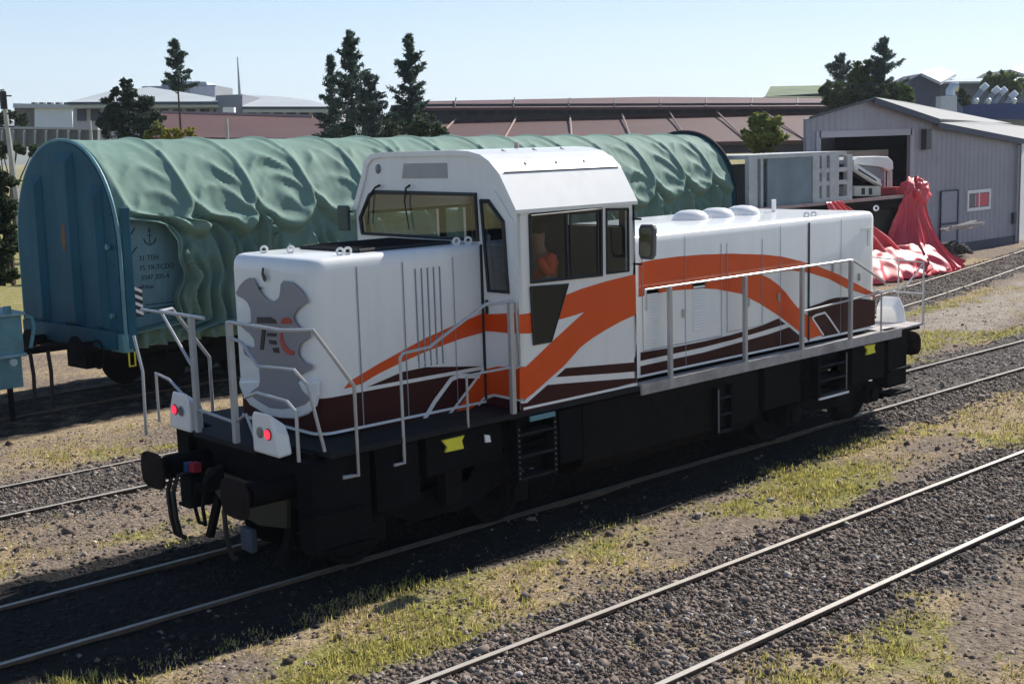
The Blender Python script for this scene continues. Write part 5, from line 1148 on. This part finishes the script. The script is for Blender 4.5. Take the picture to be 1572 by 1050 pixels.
# ================================================================== TREES
barkm = mat('bark', (.075,.055,.042), .9, var=.3, vscale=2)
def leafobj(pos, sz, m, name, parent, elong=1.8):
    N = len(pos); pos = np.array(pos)-np.array(OFF[parent]); sz = np.array(sz)
    d = rng.normal(size=(N,3)); d /= np.linalg.norm(d,axis=1)[:,None]; e = rng.normal(size=(N,3)); e -= d*(d*e).sum(1)[:,None]; e /= np.linalg.norm(e,axis=1)[:,None]
    a = d*sz[:,None]*elong; b = e*sz[:,None]
    V = np.stack([pos-a, pos-b*.8, pos+a, pos+b*.8], 1); F = np.arange(N*4)
    me = bpy.data.meshes.new(name); me.vertices.add(N*4); me.vertices.foreach_set('co', V.reshape(-1)); me.loops.add(N*4); me.loops.foreach_set('vertex_index', F.astype(np.int32)); me.polygons.add(N)
    me.polygons.foreach_set('loop_start', np.arange(0,N*4,4,dtype=np.int32)); me.update(calc_edges=True); me.materials.append(m)
    o = bpy.data.objects.new(name, me); COL.objects.link(o); o.parent = parent; return o
needle = foliage('conifer_needles', (.030,.055,.050), (.115,.170,.135)); broad = foliage('broad_leaves', (.035,.065,.014), (.15,.21,.05)); broadd = foliage('dark_leaves', (.018,.034,.016), (.075,.11,.045)); yel = foliage('yellow_leaves', (.14,.14,.02), (.42,.38,.06)); autumn = foliage('olive_leaves', (.07,.10,.022), (.32,.34,.09))
def conifer(u, vt, vb, d, halfw, label, seed=1, bare=0., dens=1., lean=0., m=needle, group=None, gap=.25, flat=False):
    random.seed(seed); T = atD(u, vt, d); base = Vector((T.x, T.y, -.15)); zb = atD(u, vb, d).z; px = d/FPX; R0 = halfw*px*1.3; H = T.z-zb
    t = thing('conifer_tree', label, 'tree', tuple(base), group); tips = []; S = []; lm = MB()
    lm.tube([base, Vector((T.x,T.y,T.z-.2))], .035*H*.6+.06, 7, .02).build('trunk', barkm, t); br = MB()
    z = T.z-.1; P = []
    while z > zb+bare*H:
        f = (T.z-z)/H; L0 = R0*min(1, (.06+f**.9*1.0))
        for k in range(random.randint(1, 3)):
            a = random.uniform(0, 6.28); L = L0*(random.uniform(.35, .85) if random.random() < .6 else random.uniform(.85, 1.3))
            dirv = Vector((math.cos(a), math.sin(a), .55-.65*f+random.uniform(-.15,.15))); dirv.normalize(); q0 = Vector((T.x,T.y,z)); q1 = q0+dirv*L+Vector((0,0,.14*L))
            br.tube([q0, q0+dirv*L*.6, q1], .025, 4, .006)
            for i in range(int(dens*(12+62*L))):
                s_ = random.random()**.8; c = q0.lerp(q0+dirv*L*.6, s_/.6) if s_ < .6 else (q0+dirv*L*.6).lerp(q1, (s_-.6)/.4); w = .05+.15*L*(1-s_*.8)
                P.append((c.x+random.gauss(0,w*.6), c.y+random.gauss(0,w*.6), c.z+random.gauss(0,w*.48)-.03)); S.append(random.uniform(.026,.060))
        z -= random.uniform(.05, .15)*(.6+f)
    br.build('branches', barkm, t); leafobj(P, S, m, 'crown', t, 3.2)
    return t
G1 = 'dark conifers behind the covered wagon'
conifer(535,47,222,60,48,'tallest of the three conifers in the left dark clump behind the covered wagon',3,dens=1.3,group=G1)
conifer(507,84,222,61,26,'narrow conifer forming the left shoulder of the dark clump behind the wagon',5,dens=1.4,group=G1)
conifer(566,108,222,59,36,'shortest conifer on the right side of the dark clump behind the wagon',8,dens=1.2,group=G1)
conifer(627,52,222,60,40,'single slender conifer standing right of the dark clump behind the wagon',11,dens=1.4,group=G1)
conifer(268,60,135,66,24,'thin conifer with a long bare trunk in front of the office roof',14,dens=2.2,gap=.1)
conifer(1357,58,180,80,40,'pointed conifer at the right end of the tree clump beside the grey shed',17,dens=1.5,gap=.1)
conifer(1292,82,180,82,38,'pointed conifer at the left end of the tree clump beside the grey shed',21,dens=1.4,gap=.1)
def broadleaf(name, blobs, d, trunk_u, label, m, dens=1., seed=2, cat='tree', leaf=.10, thick=1.):
    """blobs: (u, v, radius px) leaf masses, spread in depth too"""
    random.seed(seed); b0 = atD(trunk_u, 200, d); t = thing(name, label, cat, (b0.x, b0.y, -.15)); P = []; S = []; px = d/FPX; br = MB(); root = Vector((b0.x,b0.y,-.15))
    top = max((atD(u,v,d) for u,v,r in blobs), key=lambda p: p.z); mid = Vector((b0.x,b0.y,max(.5,top.z*.35)))
    if cat == 'tree': MB().tube([root, mid], .16, 7, .10).build('trunk', barkm, t)
    for u, v, r in blobs:
        R = r*px; c = atD(u,v,d)+HF*random.uniform(-.5,.5)*R*thick
        br.tube([mid, mid.lerp(c,.55)+Vector((0,0,.2)), c], .06, 5, .02)
        for q in range(int(16*dens)+4):
            o = Vector((random.gauss(0,1), random.gauss(0,1), random.gauss(0,1))); o.normalize(); cc = c+o*R*random.uniform(.3,1.15)*random.choice((.7,1,1)); rr = R*random.uniform(.12,.34)
            for i in range(int(330*dens*rr/R)+20):
                w = Vector((random.gauss(0,1), random.gauss(0,1), random.gauss(0,.7)))*rr*.55; P.append(tuple(cc+w)); S.append(random.uniform(.35,.75)*leaf)
    br.build('branches', barkm, t); leafobj(P, S, m, 'crown', t, 1.3); return t
broadleaf('pine_tree', [(200,150,16),(172,168,18),(222,162,18),(185,190,26),(215,195,24),(160,190,16),(240,185,14),(195,132,9),(178,142,7)], 62, 195, 'dark spreading pine in front of the office building at the left', foliage('pine_leaves',(.014,.030,.026),(.07,.105,.06)), 1.8, 31, leaf=.09)
broadleaf('shrub', [(256,208,10),(272,205,11),(292,203,9)], 52, 272, 'yellow green shrub behind the covered wagon below the red roof', yel, 1., 33, cat='shrub', leaf=.07)
broadleaf('shrub', [(240,200,12),(228,208,10)], 56, 236, 'brownish olive shrub between the dark pine and the yellow shrub', autumn, 1., 34, cat='shrub', leaf=.07)
broadleaf('broadleaf_tree', [(655,190,20),(672,205,16),(640,208,16),(600,205,22)], 58, 650, 'low dark bushy tree at the foot of the slender conifer', broadd, 1.2, 36, leaf=.08)
broadleaf('broadleaf_tree', [(1322,110,15),(1340,120,18),(1315,128,16),(1335,100,9)], 81, 1325, 'bright green broadleaf tree between the two pointed conifers', broad, 1.5, 38, leaf=.13)
broadleaf('broadleaf_tree', [(1280,150,20),(1305,150,22),(1340,150,22),(1370,150,18),(1268,138,10)], 79, 1315, 'wide dark broadleaf tree filling the foot of the tree clump beside the shed', broadd, 1.8, 40, leaf=.13)
broadleaf('broadleaf_tree', [(1388,140,13),(1395,152,9)], 78, 1388, 'small light green tree at the right foot of the tree clump', broad, 1.2, 41, leaf=.12)
broadleaf('broadleaf_tree', [(1172,192,18),(1155,210,18),(1190,208,18),(1172,222,20),(1160,186,10),(1190,188,9)], 42, 1172, 'olive and yellow tree standing in front of the red roof left of the shed', autumn, 1.6, 43, leaf=.07)
broadleaf('broadleaf_tree', [(1520,125,12),(1545,125,15),(1560,135,14),(1535,137,12)], 112, 1540, 'olive green tree above the silver ducts at the right', broad, 1.4, 45, leaf=.18)
broadleaf('broadleaf_tree', [(1478,142,7),(1480,155,8)], 100, 1479, 'small dark tree between the chimney and the silver ducts', broadd, 1.2, 46, leaf=.14)
broadleaf('broadleaf_tree', [(10,180,14),(30,185,12),(-10,180,18)], 90, 10, 'low green tree behind the yard wall at the far left edge', broadd, 1.2, 47, leaf=.12)

broadleaf('shrub', [(-12,262,20),(6,278,18),(-6,300,22),(12,318,18),(-16,335,26),(6,350,20),(2,378,22),(-18,385,24),(6,404,20),(-14,415,22),(10,425,14)], 31, 0, 'olive bush behind the end wall of the covered wagon at the left edge', broadd, 1.3, 51, cat='shrub', leaf=.06)
broadleaf('hedge', [(-60,232,14),(-30,229,14),(0,230,13),(28,229,12),(50,231,10)], 62, 0, 'low dark hedge in front of the grey yard wall at the far left', broadd, 1.3, 53, cat='hedge', leaf=.09)
# ================================================================== HAZE
def haze():
    m = bpy.data.materials.new('haze_air'); m.use_nodes = True; n = m.node_tree.nodes; l = m.node_tree.links; n.clear()
    v = n.new('ShaderNodeVolumePrincipled'); v.inputs['Color'].default_value = (.80, .88, 1, 1); v.inputs['Density'].default_value = .00026; v.inputs['Anisotropy'].default_value = .3
    o = n.new('ShaderNodeOutputMaterial'); l.new(v.outputs[0], o.inputs['Volume'])
    h = MB().box(-1900, 4600, -1900, 4600, -2, 150).build('haze', m); h['kind'] = 'stuff'
haze()
